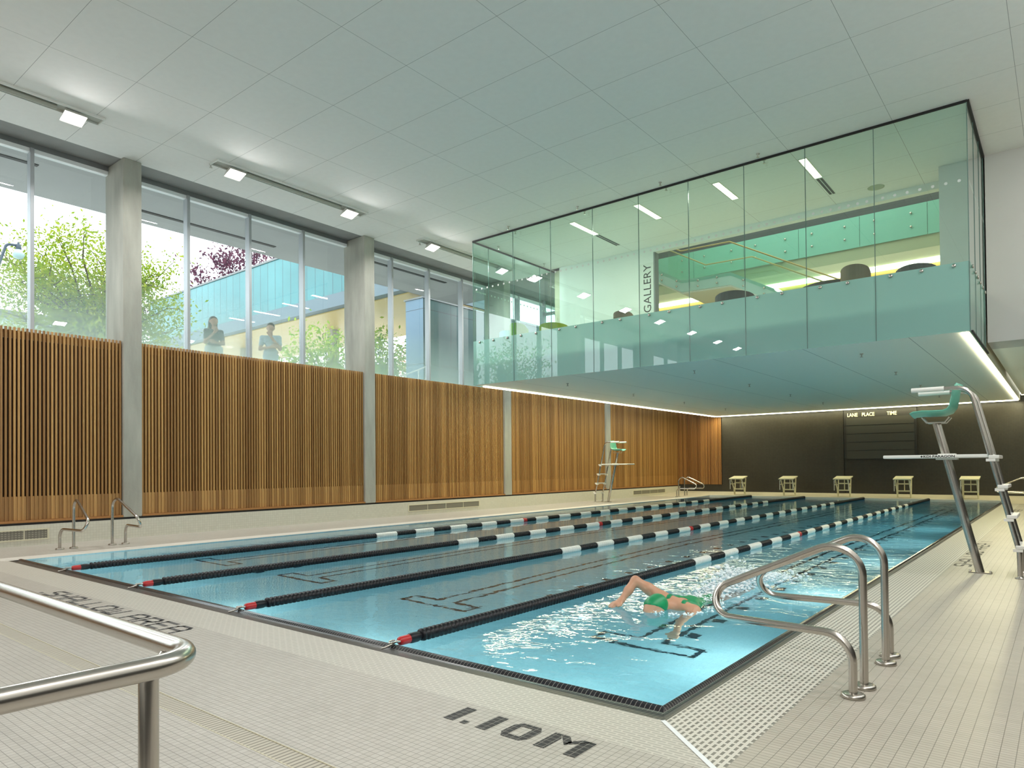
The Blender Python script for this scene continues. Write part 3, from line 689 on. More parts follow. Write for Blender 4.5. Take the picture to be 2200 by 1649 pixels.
# light strips under the gallery
def strip_light(label, x0, x1, y0, y1, nseg, axis, power):
    root = empty('ceiling_strip_light', ((x0 + x1) / 2, (y0 + y1) / 2, SOF - .01), label, 'strip light', 'light strips edging the gallery underside')
    for k in range(nseg):
        q = MB(); g = .012
        if axis == 'y': a = y0 + (y1 - y0) * k / nseg; c_ = y0 + (y1 - y0) * (k + 1) / nseg; q.box(x0, x1, a + g, c_ - g, SOF - .030, SOF + .002)
        else: a = x0 + (x1 - x0) * k / nseg; c_ = x0 + (x1 - x0) * (k + 1) / nseg; q.box(a + g, c_ - g, y0, y1, SOF - .030, SOF + .002)
        q.build('lens', M['strip'], root)
    area('strip_lamp', ((x0 + x1) / 2, (y0 + y1) / 2, SOF - .034), (0, 0, 0), x1 - x0, y1 - y0, power, (1, .91, .52), root)
strip_light('warm light strip along the left edge of the gallery underside', -12.39, -12.32, 14.15, 30.05, 6, 'y', 210)
strip_light('warm light strip along the right edge of the gallery underside', -1.36, -1.275, 13.95, 30.05, 6, 'y', 210)
strip_light('warm light strip along the far edge of the gallery underside', -12.32, -1.36, 30.02, 30.10, 5, 'x', 110)
q = MB(); q.box(-1.2, XRW, 30.0, 30.08, 3.69, 3.697)
o = q.build('ceiling_strip_light', M['strip']); tag(o, 'short warm light strip at the far end of the right low ceiling', 'strip light')
# recessed lights and diffusers in the gallery ceiling
for k, x in enumerate((-9.6, -7.78, -5.85, -4.04)):
    root = empty('recessed_light', (x, 15.0, CEIL), 'recessed linear light in the gallery ceiling, %s from the left' % ORD[k], 'ceiling light', 'recessed lights in the gallery ceiling')
    q = MB(); q.box(x - .085, x + .085, 14.4, 15.58, CEIL - .008, CEIL); q.build('light_frame', M['cream'], root)
    q = MB(); q.box(x - .07, x + .07, 14.42, 15.56, CEIL - .011, CEIL - .004); q.build('light_lens', M['recess'], root)
    area('recessed_lamp', (x, 15.0, CEIL - .02), (0, 0, 0), .14, 1.1, 38, (1, .95, .78), root)
    if k in (0, 3):
        q = MB(); q.box(x - .07, x + .07, 15.62, 16.72, CEIL - .006, CEIL); 
        r2 = empty('air_diffuser', (x, 16.2, CEIL), 'black slot diffuser in the gallery ceiling behind the %s light' % ('leftmost' if k == 0 else 'rightmost'), 'air diffuser')
        q.build('diffuser_frame', M['white_metal'], r2)
        for dx in (-.035, .035):
            q = MB(); q.box(x + dx - .025, x + dx + .025, 15.63, 16.71, CEIL - .008, CEIL - .004); q.build('slot', M['reveal'], r2)
q = MB(); q.lathe([(0, CEIL - .012), (.13, CEIL - .012), (.17, CEIL - .006), (.17, CEIL)], (-3.2, 16.95, 0), seg=24)
tag(q.build('ceiling_speaker', M['olive_band']), 'round flat speaker grille in the gallery ceiling at right', 'speaker')
# sprinklers
sp_m = MB(); sp_m.lathe([(.035, 0), (.035, -.012), (.014, -.016), (.012, -.05), (.012, -.055)], seg=10); sp_m.lathe([(0, -.075), (.032, -.073), (.032, -.068), (0, -.066)], seg=10); sp_m.box(-.012, .012, -.003, .003, -.07, -.05)
sp_o = None
def sprinkler(x, y, z, label, group):
    global sp_o
    if sp_o is None: o = sp_o = sp_m.build('ceiling_sprinkler', M['steel_dark'], origin=(0, 0, 0))
    else: o = sp_o.copy(); COL.objects.link(o)
    o.location = (x, y, z); tag(o, label, 'sprinkler', group)
sprinkler(-13.3, 6.96, CEIL, 'sprinkler head beside the floodlight track near the leftmost column', 'sprinklers on the hall ceiling')
sprinkler(-13.59, 12.98, CEIL, 'sprinkler head beside the floodlight track near the gallery corner', 'sprinklers on the hall ceiling')
for k, x in enumerate((-11.0, -8.9, -6.76, -4.65)): sprinkler(x, 13.6, CEIL, 'sprinkler head on the ceiling just outside the gallery glass, %s from the left' % ORD[k], 'sprinklers on the hall ceiling')
for k, (x, y) in enumerate(((-12.2, 14.64), (-11.08, 13.99), (-12.2, 16.8), (-8.93, 13.96), (-6.78, 13.93), (-4.65, 13.96))):
    lab = ['in the front left corner', 'along the front glass, first from the left', 'in the back left corner', 'along the front glass, second from the left', 'along the front glass, third from the left', 'along the front glass, fourth from the left'][k]
    sprinkler(x, y, CEIL, 'sprinkler head inside the gallery ' + lab, 'sprinklers in the gallery ceiling')
rown = ['front row', 'second row', 'third row', 'far row']
for r, y in enumerate((15.26, 18.85, 22.46, 26.2)):
    for k, x in enumerate((-10.35, -6.76, -3.19)):
        sprinkler(x, y, SOF + .004, 'sprinkler under the gallery, %s, %s' % (rown[r], ('left', 'middle', 'right')[k]), 'sprinklers under the gallery')

# gallery chairs ---------------------------------------------------
def tub_chair(x, y, r, h, mat, rz, label, leaf=True):
    root = empty('tub_chair', (x, y, GFL), label, 'chair', 'lounge chairs in the gallery')
    q = MB(); n = 22; R0, R1 = r, r - .10
    def ring(rr, a): return (x + rr * math.cos(a), y + rr * math.sin(a))
    for i in range(n):
        a0 = rz + .75 + (2 * PI - 1.5) * i / n; a1 = rz + .75 + (2 * PI - 1.5) * (i + 1) / n
        def hh(a): return GFL + h * (.86 + .14 * max(0, -math.cos(a - rz)) ** .5)
        A, B_, C_, D_ = ring(R0, a0), ring(R0, a1), ring(R1, a1), ring(R1, a0); z0 = GFL + .12
        q.add([(*A, z0), (*B_, z0), (*C_, z0), (*D_, z0), (*A, hh(a0)), (*B_, hh(a1)), (*C_, hh(a1)), (*D_, hh(a0))], [(0, 1, 5, 4), (2, 3, 7, 6), (4, 5, 6, 7), (3, 2, 1, 0), (1, 2, 6, 5), (0, 4, 7, 3)])
    q.build('backrest', mat, root)
    q = MB(); q.lathe([(0, GFL + .10), (R1 - .01, GFL + .10), (R1 - .005, GFL + .40), (R1 - .05, GFL + .45), (0, GFL + .46)], (x, y, 0), seg=24); q.build('seat', mat, root)
    q = MB(); q.lathe([(0, GFL), (r * .7, GFL), (r * .7, GFL + .10), (0, GFL + .10)], (x, y, 0), seg=20); q.build('base', M['chair_dark'], root)
tub_chair(-3.17, 14.75, .27, 1.09, M['chair_brown'], PI / 2, 'brown drum shaped chair back rising behind the right of the frosted band')
tub_chair(-8.3, 14.7, .26, .95, M['chair_brown'], PI / 2, 'small brown chair back left of the GALLERY sign')
tub_chair(-5.62, 14.9, .44, .98, M['chair_dark'], PI / 2, 'dark round chair back below the stair in the gallery opening')
tub_chair(-3.75, 15.6, .75, .95, M['chair_dark'], PI / 2, 'long low charcoal sofa back left of the brown drum chair')
tub_chair(-2.15, 14.95, .36, .93, M['chair_dark'], PI / 2, 'charcoal chair back near the right end of the gallery')
tub_chair(-11.38, 14.5, .25, 1.06, M['chair_green'], PI / 2, 'bright green chair near the left corner of the gallery')
tub_chair(-10.5, 14.95, .44, .98, M['chair_olive'], PI / 2, 'olive curved chair back at the left of the gallery')
tub_chair(-11.98, 14.9, .33, .98, M['chair_cyan'], PI / 2, 'pale blue curved chair back beside the green chair')

# atrium beyond the opening ---------------------------------------
ZT = 11.2
q = MB()
q.box(-12.42, -12.22, BW + .2, 23.2, 3.95, ZT); struct('wall_atrium_left', q, M['cream'], 'cream left wall of the stair hall')
q = MB(); q.box(-1.2, -1.0, BW + .2, 23.2, 3.95, ZT); struct('wall_atrium_right', q, M['cream'], 'cream right wall of the stair hall')
q = MB(); q.box(-12.4, -1.0, BW + .2, 23.2, ZT, ZT + .2); struct('ceiling_atrium', q, M['white'], 'stair hall ceiling')
q = MB(); q.box(-12.4, -1.0, BW, BW + .2, CEIL, ZT); struct('wall_atrium_front', q, M['white'], 'stair hall wall above the gallery opening')
q = MB()
q.box(-12.4, -1.0, 23.0, 23.2, 8.83, ZT, 0); q.box(-12.4, -1.0, 23.1, 23.2, 7.97, 8.83, 0); q.box(-12.4, -1.0, 22.93, 23.2, 7.52, 7.97, 1); q.box(-12.4, -1.0, 22.9, 23.2, 7.23, 7.52, 2)
q.box(-12.4, -1.0, 23.0, 23.2, 3.95, 7.23, 3)
struct('wall_atrium_far', q, [M['slate'], M['olive_band'], M['cream'], M['oak']], 'far wall of the stair hall with slate band and timber foot')
q = MB(); q.box(-12.3, -1.1, 22.86, 22.98, 7.08, 7.20)
tag(q.build('ceiling_strip_light', M['strip']), 'yellow light strip above the timber on the stair hall wall', 'strip light')
area('atrium_fill', (-6.6, 20.3, ZT - .1), (0, 0, 0), 8, 4, 300, (1, .97, .85))  # broad fill added to light the stair hall, no fixture modelled
for k in range(6):
    x0 = -11.9 + k * 1.78
    root = empty('glass_balustrade', (x0 + .88, 22.9, 7.97), 'teal upper floor glass panel in the stair hall, %s from the left' % ORD[k], 'glass panel', 'teal glass panels on the stair hall wall')
    q = MB(); q.box(x0, x0 + 1.768, 22.88, 22.90, 7.90, 8.84); q.build('glass', M['teal_panel'], root)
    for bx in (.4, 1.36):
        for bz in (8.2, 8.6): bolt(root, (x0 + bx, 22.87, bz))
# stair: near and far flights with landing
st = empty('staircase', (-7.8, 21, 5.0), 'white stair and landing with pale blue stringers seen through the gallery opening', 'staircase')
path = [(-10.6, 7.62 + .24), (-9.24, 7.075), (-7.69, 7.04), (-5.0, 5.55), (-4.2, 5.1)]
for Y in (20.0, 21.9):
    q = MB()
    for (xa, za), (xb, zb) in zip(path[:-1], path[1:]): q.prism([(xa, za - .37), (xb, zb - .37), (xb, zb), (xa, za)], 'y', Y - .02, Y + .02)
    s_ = q.build('stringer', M['stringer'], st)
    for bx in (-9.9, -9.4, -8.7, -8.1, -7.3, -6.7):
        zc = np.interp(bx, [p_[0] for p_ in path], [p_[1] for p_ in path])
        for dz in (-.09, -.26): bolt(s_, (bx, Y - .025, zc + dz))
    q = MB()
    for (xa, za), (xb, zb) in zip(path[:-1], path[1:]): q.quad((xa, Y - .03, za - .1), (xb, Y - .03, zb - .1), (xb, Y - .03, zb + .84), (xa, Y - .03, za + .84))
    q.build('glass_guard', M['glass_green'], st)
    q = MB(); q.tube(fillet([(x_, Y - .06, z_ + .90) for x_, z_ in path], .08), .022, 8); q.build('handrail', M['bronze'], st)
q = MB()
for (xa, za), (xb, zb) in zip(path[:-1], path[1:]): q.prism([(xa, za - .42), (xb, zb - .42), (xb, zb - .3), (xa, za - .3)], 'y', 20.02, 21.88)
n = 9
for i in range(n):
    x = -7.69 + (i + .5) * .30; zz = 7.04 - (i + 1) * .166; q.box(x - .15, x + .15, 20.03, 21.87, zz - .16, zz)
q.build('stair_slab', M['white'], st)
q = MB(); q.box(-12.2, -1.2, BW + .2, 23, 3.9, GFL); struct('floor_atrium', q, M['cream'], 'stair hall floor')
# glazed end of the window corridor
gw = empty('window_10', (-13.7, 20.6, 3.75), kind='structure')
q = MB(); q.box(-15.0, GX0 - .02, 20.55, 20.65, 6.9, 7.0)
for x in (-15.0, -13.75, -12.56): q.box(x, x + .06, 20.55, 20.65, 3.75, CEIL)
q.build('window_frame', M['alu'], gw)
q = MB(); q.quad((-15.0, 20.6, 3.75), (-12.5, 20.6, 3.75), (-12.5, 20.6, CEIL), (-15.0, 20.6, CEIL)); q.build('pane', M['glass_green'], gw)
q = MB(); q.box(GX0 - .1, GX0, 17.85, YF, SOF, CEIL); struct('wall_corridor', q, M['white'], 'white wall behind the left end of the gallery')

# scoreboard --------------------------------------------------------
sb = empty('scoreboard', (-5.75, YF - .1, 1.5), 'black scoreboard with LANE PLACE TIME headings on the far wall', 'scoreboard')
q = MB(); q.box(-7.03, -4.45, YF - .10, YF - .02, 1.5, 3.52); q.build('housing', principled('scoreboard_black', (.022, .021, .020), .45), sb)
for k in range(5):
    q = MB(); z0 = 1.52 + k * .335; q.box(-6.94, -4.54, YF - .115, YF - .098, z0 + .015, z0 + .325); q.build('display_panel', principled('display_panel', (.045, .044, .038), .35) if k == 0 else bpy.data.materials['display_panel'], sb)
M['sign_ink'] = principled('pale_yellow_letter', (.86, .82, .50), .5)
RX = Matrix.Rotation(PI / 2, 4, 'X')
for txt, x in (('LANE', -6.90), ('PLACE', -6.36), ('TIME', -5.46)):
    font_mesh('heading', txt, .20, M['sign_ink'], sb, Matrix.Translation((x, YF - .118, 3.23)) @ RX, extrude=.002, sx=.80, offset=.004)
q = MB(); q.box(-7.42, -7.06, YF - .06, YF - .002, FZ, 3.56)
tag(q.build('wall_pilaster', M['dark_tile']), 'narrow dark tiled pilaster left of the scoreboard', 'pilaster')

# starting blocks ---------------------------------------------------
def starting_block(x, y):
    root = empty('starting_block', (x, y, FB), None, 'starting block', 'starting blocks along the far pool end'); root.scale.z = 1.1
    z = FB; w_ = .27
    q = MB(); q.prism([(y - .32, z + .60), (y + .30, z + .695), (y + .30, z + .725), (y + .27, z + .725), (y - .33, z + .635)], 'x', x - w_ - .02, x + w_ + .02); q.build('platform', M['cream_grp'], root)
    for sx in (-1, 1):
        q = MB(); q.tube([(x + sx * w_ * .82, y - .26, z + .61), (x + sx * w_ * .82, y + .06, z + .24), (x + sx * w_ * .82, y + .10, z)], .024, 8); q.build('front_leg', M['cream_grp'], root)
        q = MB(); q.tube([(x + sx * w_ * .82, y + .26, z + .69), (x + sx * w_ * .82, y + .16, z + .05), (x + sx * w_ * .82, y + .16, z)], .024, 8); q.build('rear_leg', M['cream_grp'], root)
        q = MB(); q.tube([(x + sx * w_ * .95, y - .27, z + .58), (x + sx * w_ * .95, y - .27, z + .22)], .014, 8); q.build('hand_grip', M['white_metal'], root)
        q = MB(); q.tube([(x + sx * w_ * .95, y - .27, z + .42), (x + sx * w_ * .82, y + .2, z + .42)], .012, 6); q.build('side_brace', M['cream_grp'], root)
    for zz, yy in ((.46, .2), (.22, .17)):
        q = MB(); q.box(x - w_ * .82, x + w_ * .82, y + yy - .08, y + yy + .02, z + zz - .02, z + zz + .02); q.build('step', M['cream_grp'], root)
    q = MB(); q.tube([(x, y + .22, z + .68), (x, y + .22, z + .24)], .016, 6); q.build('centre_post', M['cream_grp'], root)
    return root
blk = starting_block(-6.78, 29.0)
bl_names = ['cream starting block nearest the slatted far corner', 'cream starting block, second from the far left corner', 'cream starting block in front of the dark pilaster', 'cream starting block in front of the scoreboard', 'cream starting block behind the right lifeguard chair']
for k in range(5):
    o = blk if k == 2 else copy_tree(blk)
    o.location.x = -10.93 + 2.07 * k; o['label'] = bl_names[k]

# lane ropes ---------------------------------------------------------
def float_mesh(y0, y1, mat, x, ridged, R=.052):
    q = MB(); p_ = .046 if ridged else .06; n = max(1, int(round((y1 - y0) / p_))); p_ = (y1 - y0) / n; prof = [(.02, y0)]
    for i in range(n):
        a = y0 + i * p_
        if ridged: prof += [(R * .70, a + .001), (R, a + p_ * .22), (R, a + p_ * .62), (R * .70, a + p_ * .85)]
        else: prof += [(R * .93, a + .001), (R, a + p_ * .12), (R, a + p_ * .88), (R * .93, a + p_ - .001)]
    prof.append((.02, y1)); q.lathe(prof, (x, 0, .022), 'y', 14)
    return q
def lane_rope(x):
    root = empty('lane_rope', (x, 3.5, .02), None, 'lane rope', 'lane ropes on the pool')
    float_mesh(3.66, 8.58, None, x, True).build('black_floats', M['float_black'], root)
    seg = 16.1 / 32
    for k in range(32):
        a = 8.58 + k * seg; wht = k % 2 == 0
        if k == 9:
            float_mesh(a, a + .15, None, x, True).build('red_float', M['float_red'], root); float_mesh(a + .15, a + seg, None, x, True).build('black_floats', M['float_black'], root)
        else: float_mesh(a, a + seg, None, x, not wht).build('white_floats' if wht else 'black_floats', M['float_white' if wht else 'float_black'], root)
    float_mesh(24.68, 28.55, None, x, True).build('black_floats', M['float_black'], root)
    q = MB(); q.lathe([(.015, 3.44), (.03, 3.45), (.034, 3.47), (.034, 3.545)], (x, 0, .022), 'y', 12); q.build('tensioner', M['float_red'], root)
    q = MB(); q.lathe([(.036, 3.545), (.040, 3.56), (.040, 3.62), (.03, 3.66)], (x, 0, .022), 'y', 12); q.build('end_cap', M['float_black'], root)
    q = MB(); q.tube([(x, 3.46, .022), (x + .005, 3.42, .03), (x + .01, 3.36, .016), (x + .0, 3.31, .004), (x - .015, 3.29, .0)], .008, 8)
    q.build('anchor_hook', M['steel'], root); q = MB()
    q.tube([(x + .03, 3.43, .03), (x + .03, 3.38, .035), (x - .01, 3.36, .02), (x - .03, 3.38, .03), (x - .03, 3.43, .03)], .007, 6); q.build('shackle', M['steel'], root); q = MB(); q.tube([(x, 28.55, .02), (x, 28.64, .03)], .008, 6)
    q.build('anchor_hook', M['steel'], root)
    return root
rp = lane_rope(-3.86)
rl = ['black and white lane rope nearest the swimmer', 'black and white lane rope, second from the right', 'black and white lane rope, third from the right', 'black and white lane rope nearest the slatted left wall']
for k in range(4):
    o = rp if k == 0 else copy_tree(rp)
    o.location.x = (-3.86, -5.98, -8.12, -10.24)[k]; o['label'] = rl[k]

# grab rails ---------------------------------------------------------
def grab_rail(mir):
    """loop rail at the origin: post at (0,0), low foot at (0, -.21*mir); reaches over the water to -x"""
    root = empty('grab_rail', (0, 0, 0), None, 'pool rail')
    m = mir; q = MB()
    q.tube(fillet([(0, 0, 0), (0, 0, .905), (-1.205, -.105 * m, .342), (-.012, -.212 * m, .342), (-.012, -.212 * m, 0)], [.165, .112, .15], 10), .0235, 14)
    q.build('rail_tube', M['steel'], root)
    for x, y in ((0, 0), (-.012, -.212 * m)):
        q = MB(); q.lathe([(0, 0), (.062, 0), (.064, .004), (.062, .02), (.052, .025), (.0235, .026)], (x, y, 0), seg=20); q.build('flange', M['steel_dark'], root)
    return root
gA, gB = grab_rail(1), grab_rail(-1)
spots = [(gA, -.933, 4.402, 0, 'large stainless loop rail nearest the viewer on the right pool edge'), (gB, -.933, 5.012, 0, 'stainless loop rail just behind the nearest one on the right pool edge'),
 (gB, -13.10, 4.435, PI, 'stainless loop rail on the left deck, left one of the near pair'), (gA, -13.10, 5.04, PI, 'stainless loop rail on the left deck in front of the leftmost column'),
 (gB, -12.93, 27.42, PI, 'far left stainless loop rail, nearer one of its pair'), (gA, -12.93, 28.0, PI, 'far left stainless loop rail, farther one of its pair'),
 (gA, -.95, 27.45, 0, 'far right stainless loop rail behind the lifeguard chair, nearer one'), (gB, -.95, 28.05, 0, 'far right stainless loop rail behind the lifeguard chair, farther one')]
used = set()
for g_, x, y, rz, lab in spots:
    o = g_ if g_.name not in used else copy_tree(g_)
    used.add(g_.name); o.location = (x, y, 0); o.rotation_euler.z = rz; o['label'] = lab; o['group'] = 'stainless loop rails at the pool edge'

# lifeguard chair ------------------------------------------------------
def guard_chair():
    """faces -x; origin on the deck under the front leg foot"""
    root = empty('lifeguard_chair', (-.82, 9.86, 0), None, 'lifeguard chair', 'lifeguard chairs beside the pool')
    Y0 = 9.86
    q = MB(); q.tube([(-.815, Y0, 0), (-1.235, Y0, 1.80)], .046, 16); q.build('front_leg', M['steel'], root)
    q = MB(); q.box(-.93, -.70, Y0 - .055, Y0 + .055, 0, .012)
    for dx in (-.1, .1):
        q.lathe([(0, .03), (.012, .028), (.014, .012)], (-.815 + dx, Y0, 0), seg=8)
    q.build('foot_plate', M['steel_dark'], root)
    for Y in (9.6, 10.12):
        q = MB(); q.tube(fillet([(-.42, Y, 0), (-.425, Y, .30), (-.865, Y, 2.0 + .19), (-1.46, Y, 2.19)], [.25, .17], 8), .026, 14); q.build('ladder_rail', M['steel'], root)
        q = MB(); q.lathe([(0, 0), (.05, 0), (.05, .012), (.028, .014), (.028, .03)], (-.42, Y, 0), seg=14); q.build('rail_foot', M['steel_dark'], root)
        q = MB(); q.tube([(-1.46, Y, 2.19), (-1.12, Y, 2.19)], .029, 14); q.build('arm_grip', M['white_grp'], root)
    # foot board
    q = MB(); q.cbox(-1.78, -.66, Y0 - .27, Y0 + .27, 1.365, 1.405, .008); fb = q.build('foot_board', M['white_grp'], root)
    font_mesh('board_lettering', 'KDI PARAGON', .042, M['black_matte'], fb, Matrix.Translation((-1.345, Y0 - .2715, 1.372)) @ RX, extrude=.0005, sx=1.15, offset=.0006)
    q = MB(); q.add([(-1.375, Y0 - .2715, 1.385), (-1.362, Y0 - .2715, 1.372), (-1.349, Y0 - .2715, 1.385), (-1.362, Y0 - .2715, 1.398)], [(0, 1, 2, 3)]); q.build('board_emblem', M['black_matte'], fb)
    q = MB(); q.box(-1.24, -1.02, Y0 - .08, Y0 + .08, 1.345, 1.363); q.box(-1.22, -1.04, Y0 - .07, Y0 + .07, 1.405, 1.42); q.build('board_bracket', M['white_metal'], root)
    for z in (1.37, 1.03, .69, .35):
        x = -.425 - (z - .30) * (.865 - .425) / 1.89
        q = MB(); q.cbox(x - .06 + .04, x + .08, 9.56, 10.16, z - .018, z + .022, .006)
        for Y in (9.6, 10.12): q.box(x - .045, x + .045, Y - .036, Y + .036, z - .05, z - .018)
        q.build('step', M['white_grp'], root)
    # seat bracket and shell
    q = MB()
    for Y in (Y0 - .1, Y0 + .1): q.tube([(-1.38, Y, 1.865), (-1.33, Y, 1.80), (-1.14, Y, 1.80), (-1.09, Y, 1.86)], .009, 6)
    q.box(-1.33, -1.14, Y0 - .11, Y0 + .11, 1.795, 1.803); q.build('seat_bracket', M['steel_dark'], root)
    prof_ = [(-1.475, 1.872, .17), (-1.45, 1.886, .19), (-1.36, 1.893, .205), (-1.25, 1.888, .215), (-1.14, 1.888, .22), (-1.07, 1.915, .22), (-1.03, 1.97, .22), (-1.012, 2.05, .215), (-1.0, 2.13, .20), (-.985, 2.20, .165), (-.965, 2.245, .10)]
    nu = 13; top, botm = [], []
    for i, (x, z, hw) in enumerate(prof_):
        a = prof_[max(0, i - 1)]; c_ = prof_[min(len(prof_) - 1, i + 1)]; tx, tz = c_[0] - a[0], c_[1] - a[1]; l_ = math.hypot(tx, tz); nx, nz = -tz / l_, tx / l_
        for k in range(nu):
            u = -1 + 2 * k / (nu - 1); curve = .055 * abs(u) ** 2.2
            px, pz = x + nx * curve, z + nz * curve
            top.append((px, Y0 + u * hw, pz)); botm.append((px - nx * .014, Y0 + u * (hw + .004), pz - nz * .014))
    q = MB(); m_ = len(prof_); fs = []
    o1 = len(top)
    for i in range(m_ - 1):
        for k in range(nu - 1):
            a = i * nu + k; fs.append((a, a + 1, a + nu + 1, a + nu)); fs.append((o1 + a, o1 + a + nu, o1 + a + nu + 1, o1 + a + 1))
    rim = [k for k in range(nu)] + [i * nu + nu - 1 for i in range(1, m_)] + [(m_ - 1) * nu + k for k in range(nu - 2, -1, -1)] + [i * nu for i in range(m_ - 2, 0, -1)]
    for a, c_ in zip(rim, rim[1:] + rim[:1]): fs.append((a, o1 + a, o1 + c_, c_))
    q.add(top + botm, fs, 0, True); q.build('seat', M['seat'], root)
    return root
gc = guard_chair(); gc['label'] = 'tall stainless lifeguard chair with green seat on the right deck'
gc2 = copy_tree(gc); gc2.location = (-13.17, 22.0, 0); gc2.rotation_euler.z = PI; gc2['label'] = 'distant lifeguard chair with green seat against the slatted left wall'

# ramp handrail in the foreground --------------------------------------
hr = empty('handrail', (-1.68, .74, 0), 'large stainless handrail with rounded corner in the left foreground', 'handrail')
q = MB(); q.tube(fillet([(-4.6, .79, .87), (-1.545, .79, .87), (-1.60, -.9, .87)], .12, 16), .0255, 20); q.build('rail', M['steel'], hr)
q = MB(); q.tube([(-1.705, .735, 0), (-1.705, .735, .80), (-1.70, .775, .855)], [.0225, .0225, .016], 18); q.build('post', M['steel'], hr)
q = MB(); q.lathe([(0, 0), (.06, 0), (.06, .008), (.0235, .01)], (-1.705, .735, 0), seg=18); q.build('flange', M['steel_dark'], hr)
for x in (-3.2, -4.5):
    q = MB(); q.tube([(x, .79, 0), (x, .79, .85)], .0225, 14); q.build('post', M['steel'], hr)

# people: smooth bodies grown from tapered limbs ------------------------
def sdf_caps(P, caps, k=.03):
    d = np.full(len(P), 1e3)
    for p0, r0, p1, r1 in caps:
        p0 = np.array(p0); p1 = np.array(p1); ab = p1 - p0; l2 = max(1e-9, ab @ ab)
        t = np.clip(((P - p0) @ ab) / l2, 0, 1); dd = np.linalg.norm(P - p0 - t[:, None] * ab, axis=1) - (r0 + (r1 - r0) * t)
        h = np.clip(.5 + .5 * (d - dd) / k, 0, 1); d = d * (1 - h) + dd * h - k * h * (1 - h)
    return d
def surfnet(fn, mn, mx, h):
    mn = np.array(mn); n = np.ceil((np.array(mx) - mn) / h).astype(int) + 1
    ax = [mn[i] + h * np.arange(n[i]) for i in range(3)]
    G = np.stack(np.meshgrid(*ax, indexing='ij'), -1); V = fn(G.reshape(-1, 3)).reshape(n)
    S = V < 0; cs = tuple(n - 1)
    def corner(A, i, j, k): return A[i:i + cs[0], j:j + cs[1], k:k + cs[2]]
    C8 = [(i, j, k) for i in (0, 1) for j in (0, 1) for k in (0, 1)]
    cnt = sum(corner(S, *c).astype(int) for c in C8); act = (cnt > 0) & (cnt < 8)
    acc = np.zeros(cs + (3,)); num = np.zeros(cs)
    for a in C8:
        for d in range(3):
            if a[d]: continue
            b = list(a); b[d] = 1; b = tuple(b)
            va, vb = corner(V, *a), corner(V, *b); cr = (va < 0) != (vb < 0); t = np.where(cr, va / np.where(cr, va - vb, 1), 0)
            p = np.array(a, float) + np.zeros(cs + (3,)); p[..., d] += t
            acc += np.where(cr[..., None], p, 0); num += cr
    idx = -np.ones(cs, int); I = np.argwhere(act); idx[act] = np.arange(len(I))
    verts = mn + h * (I + acc[act] / num[act][:, None]); F = []
    for d in range(3):
        e1, e2 = (d + 1) % 3, (d + 2) % 3
        sl0 = [slice(None)] * 3; sl1 = [slice(None)] * 3; sl0[d] = slice(0, n[d] - 1); sl1[d] = slice(1, n[d])
        A, B = S[tuple(sl0)], S[tuple(sl1)]
        for q in np.argwhere(A != B):
            if q[e1] == 0 or q[e2] == 0 or q[e1] >= n[e1] - 1 or q[e2] >= n[e2] - 1: continue
            c = []
            for o1, o2 in ((-1, -1), (0, -1), (0, 0), (-1, 0)):
                w = q.copy(); w[e1] += o1; w[e2] += o2; c.append(int(idx[tuple(w)]))
            if min(c) < 0: continue
            F.append(tuple(c) if A[tuple(q)] else tuple(c[::-1]))
    return verts, F
def sdf_obj(name, caps, mat, parent, h=.014, k=.03, clip=None, grow=0.):
    pts = np.array([c[0] for c in caps] + [c[2] for c in caps]); r = max(max(c[1], c[3]) for c in caps) + grow + .05
    def fn(P):
        d = sdf_caps(P, caps, k) - grow
        if clip is not None: d = np.maximum(d, clip(P))
        return d
    v, F = surfnet(fn, pts.min(0) - r, pts.max(0) + r, h)
    q = MB(); q.add(v, F, 0, True); return q.build(name, mat, parent)
def hand_caps(wr, dr, side, up, s=1., curl=.35, thumb=1):
    """palm plus five fingers; dr finger direction, side across the palm, up the back of the hand"""
    wr, dr, side, up = (Vector(a) for a in (wr, dr, side, up)); c = []
    pe = wr + dr * .085 * s
    for o in (-.027, 0., .027): c.append((tuple(wr + side * o * .7 * s), .017 * s, tuple(pe + side * o * s), .015 * s))
    for i, (o, l) in enumerate(((-.036, .062), (-.012, .078), (.012, .082), (.036, .072))):
        b0 = pe + side * o * s; b1 = b0 + (dr * math.cos(curl) - up * math.sin(curl)) * l * .52 * s; b2 = b1 + (dr * math.cos(curl * 2) - up * math.sin(curl * 2)) * l * .48 * s
        c.append((tuple(b0), .0105 * s, tuple(b1), .0095 * s)); c.append((tuple(b1), .0095 * s, tuple(b2), .0078 * s))
    t0 = wr + dr * .02 * s + side * .032 * s * thumb; t1 = t0 + (dr * .7 + side * .7 * thumb - up * .2).normalized() * .045 * s; t2 = t1 + (dr * .92 + side * .3 * thumb).normalized() * .034 * s
    c.append((tuple(t0), .015 * s, tuple(t1), .0125 * s)); c.append((tuple(t1), .0115 * s, tuple(t2), .009 * s))
    return c
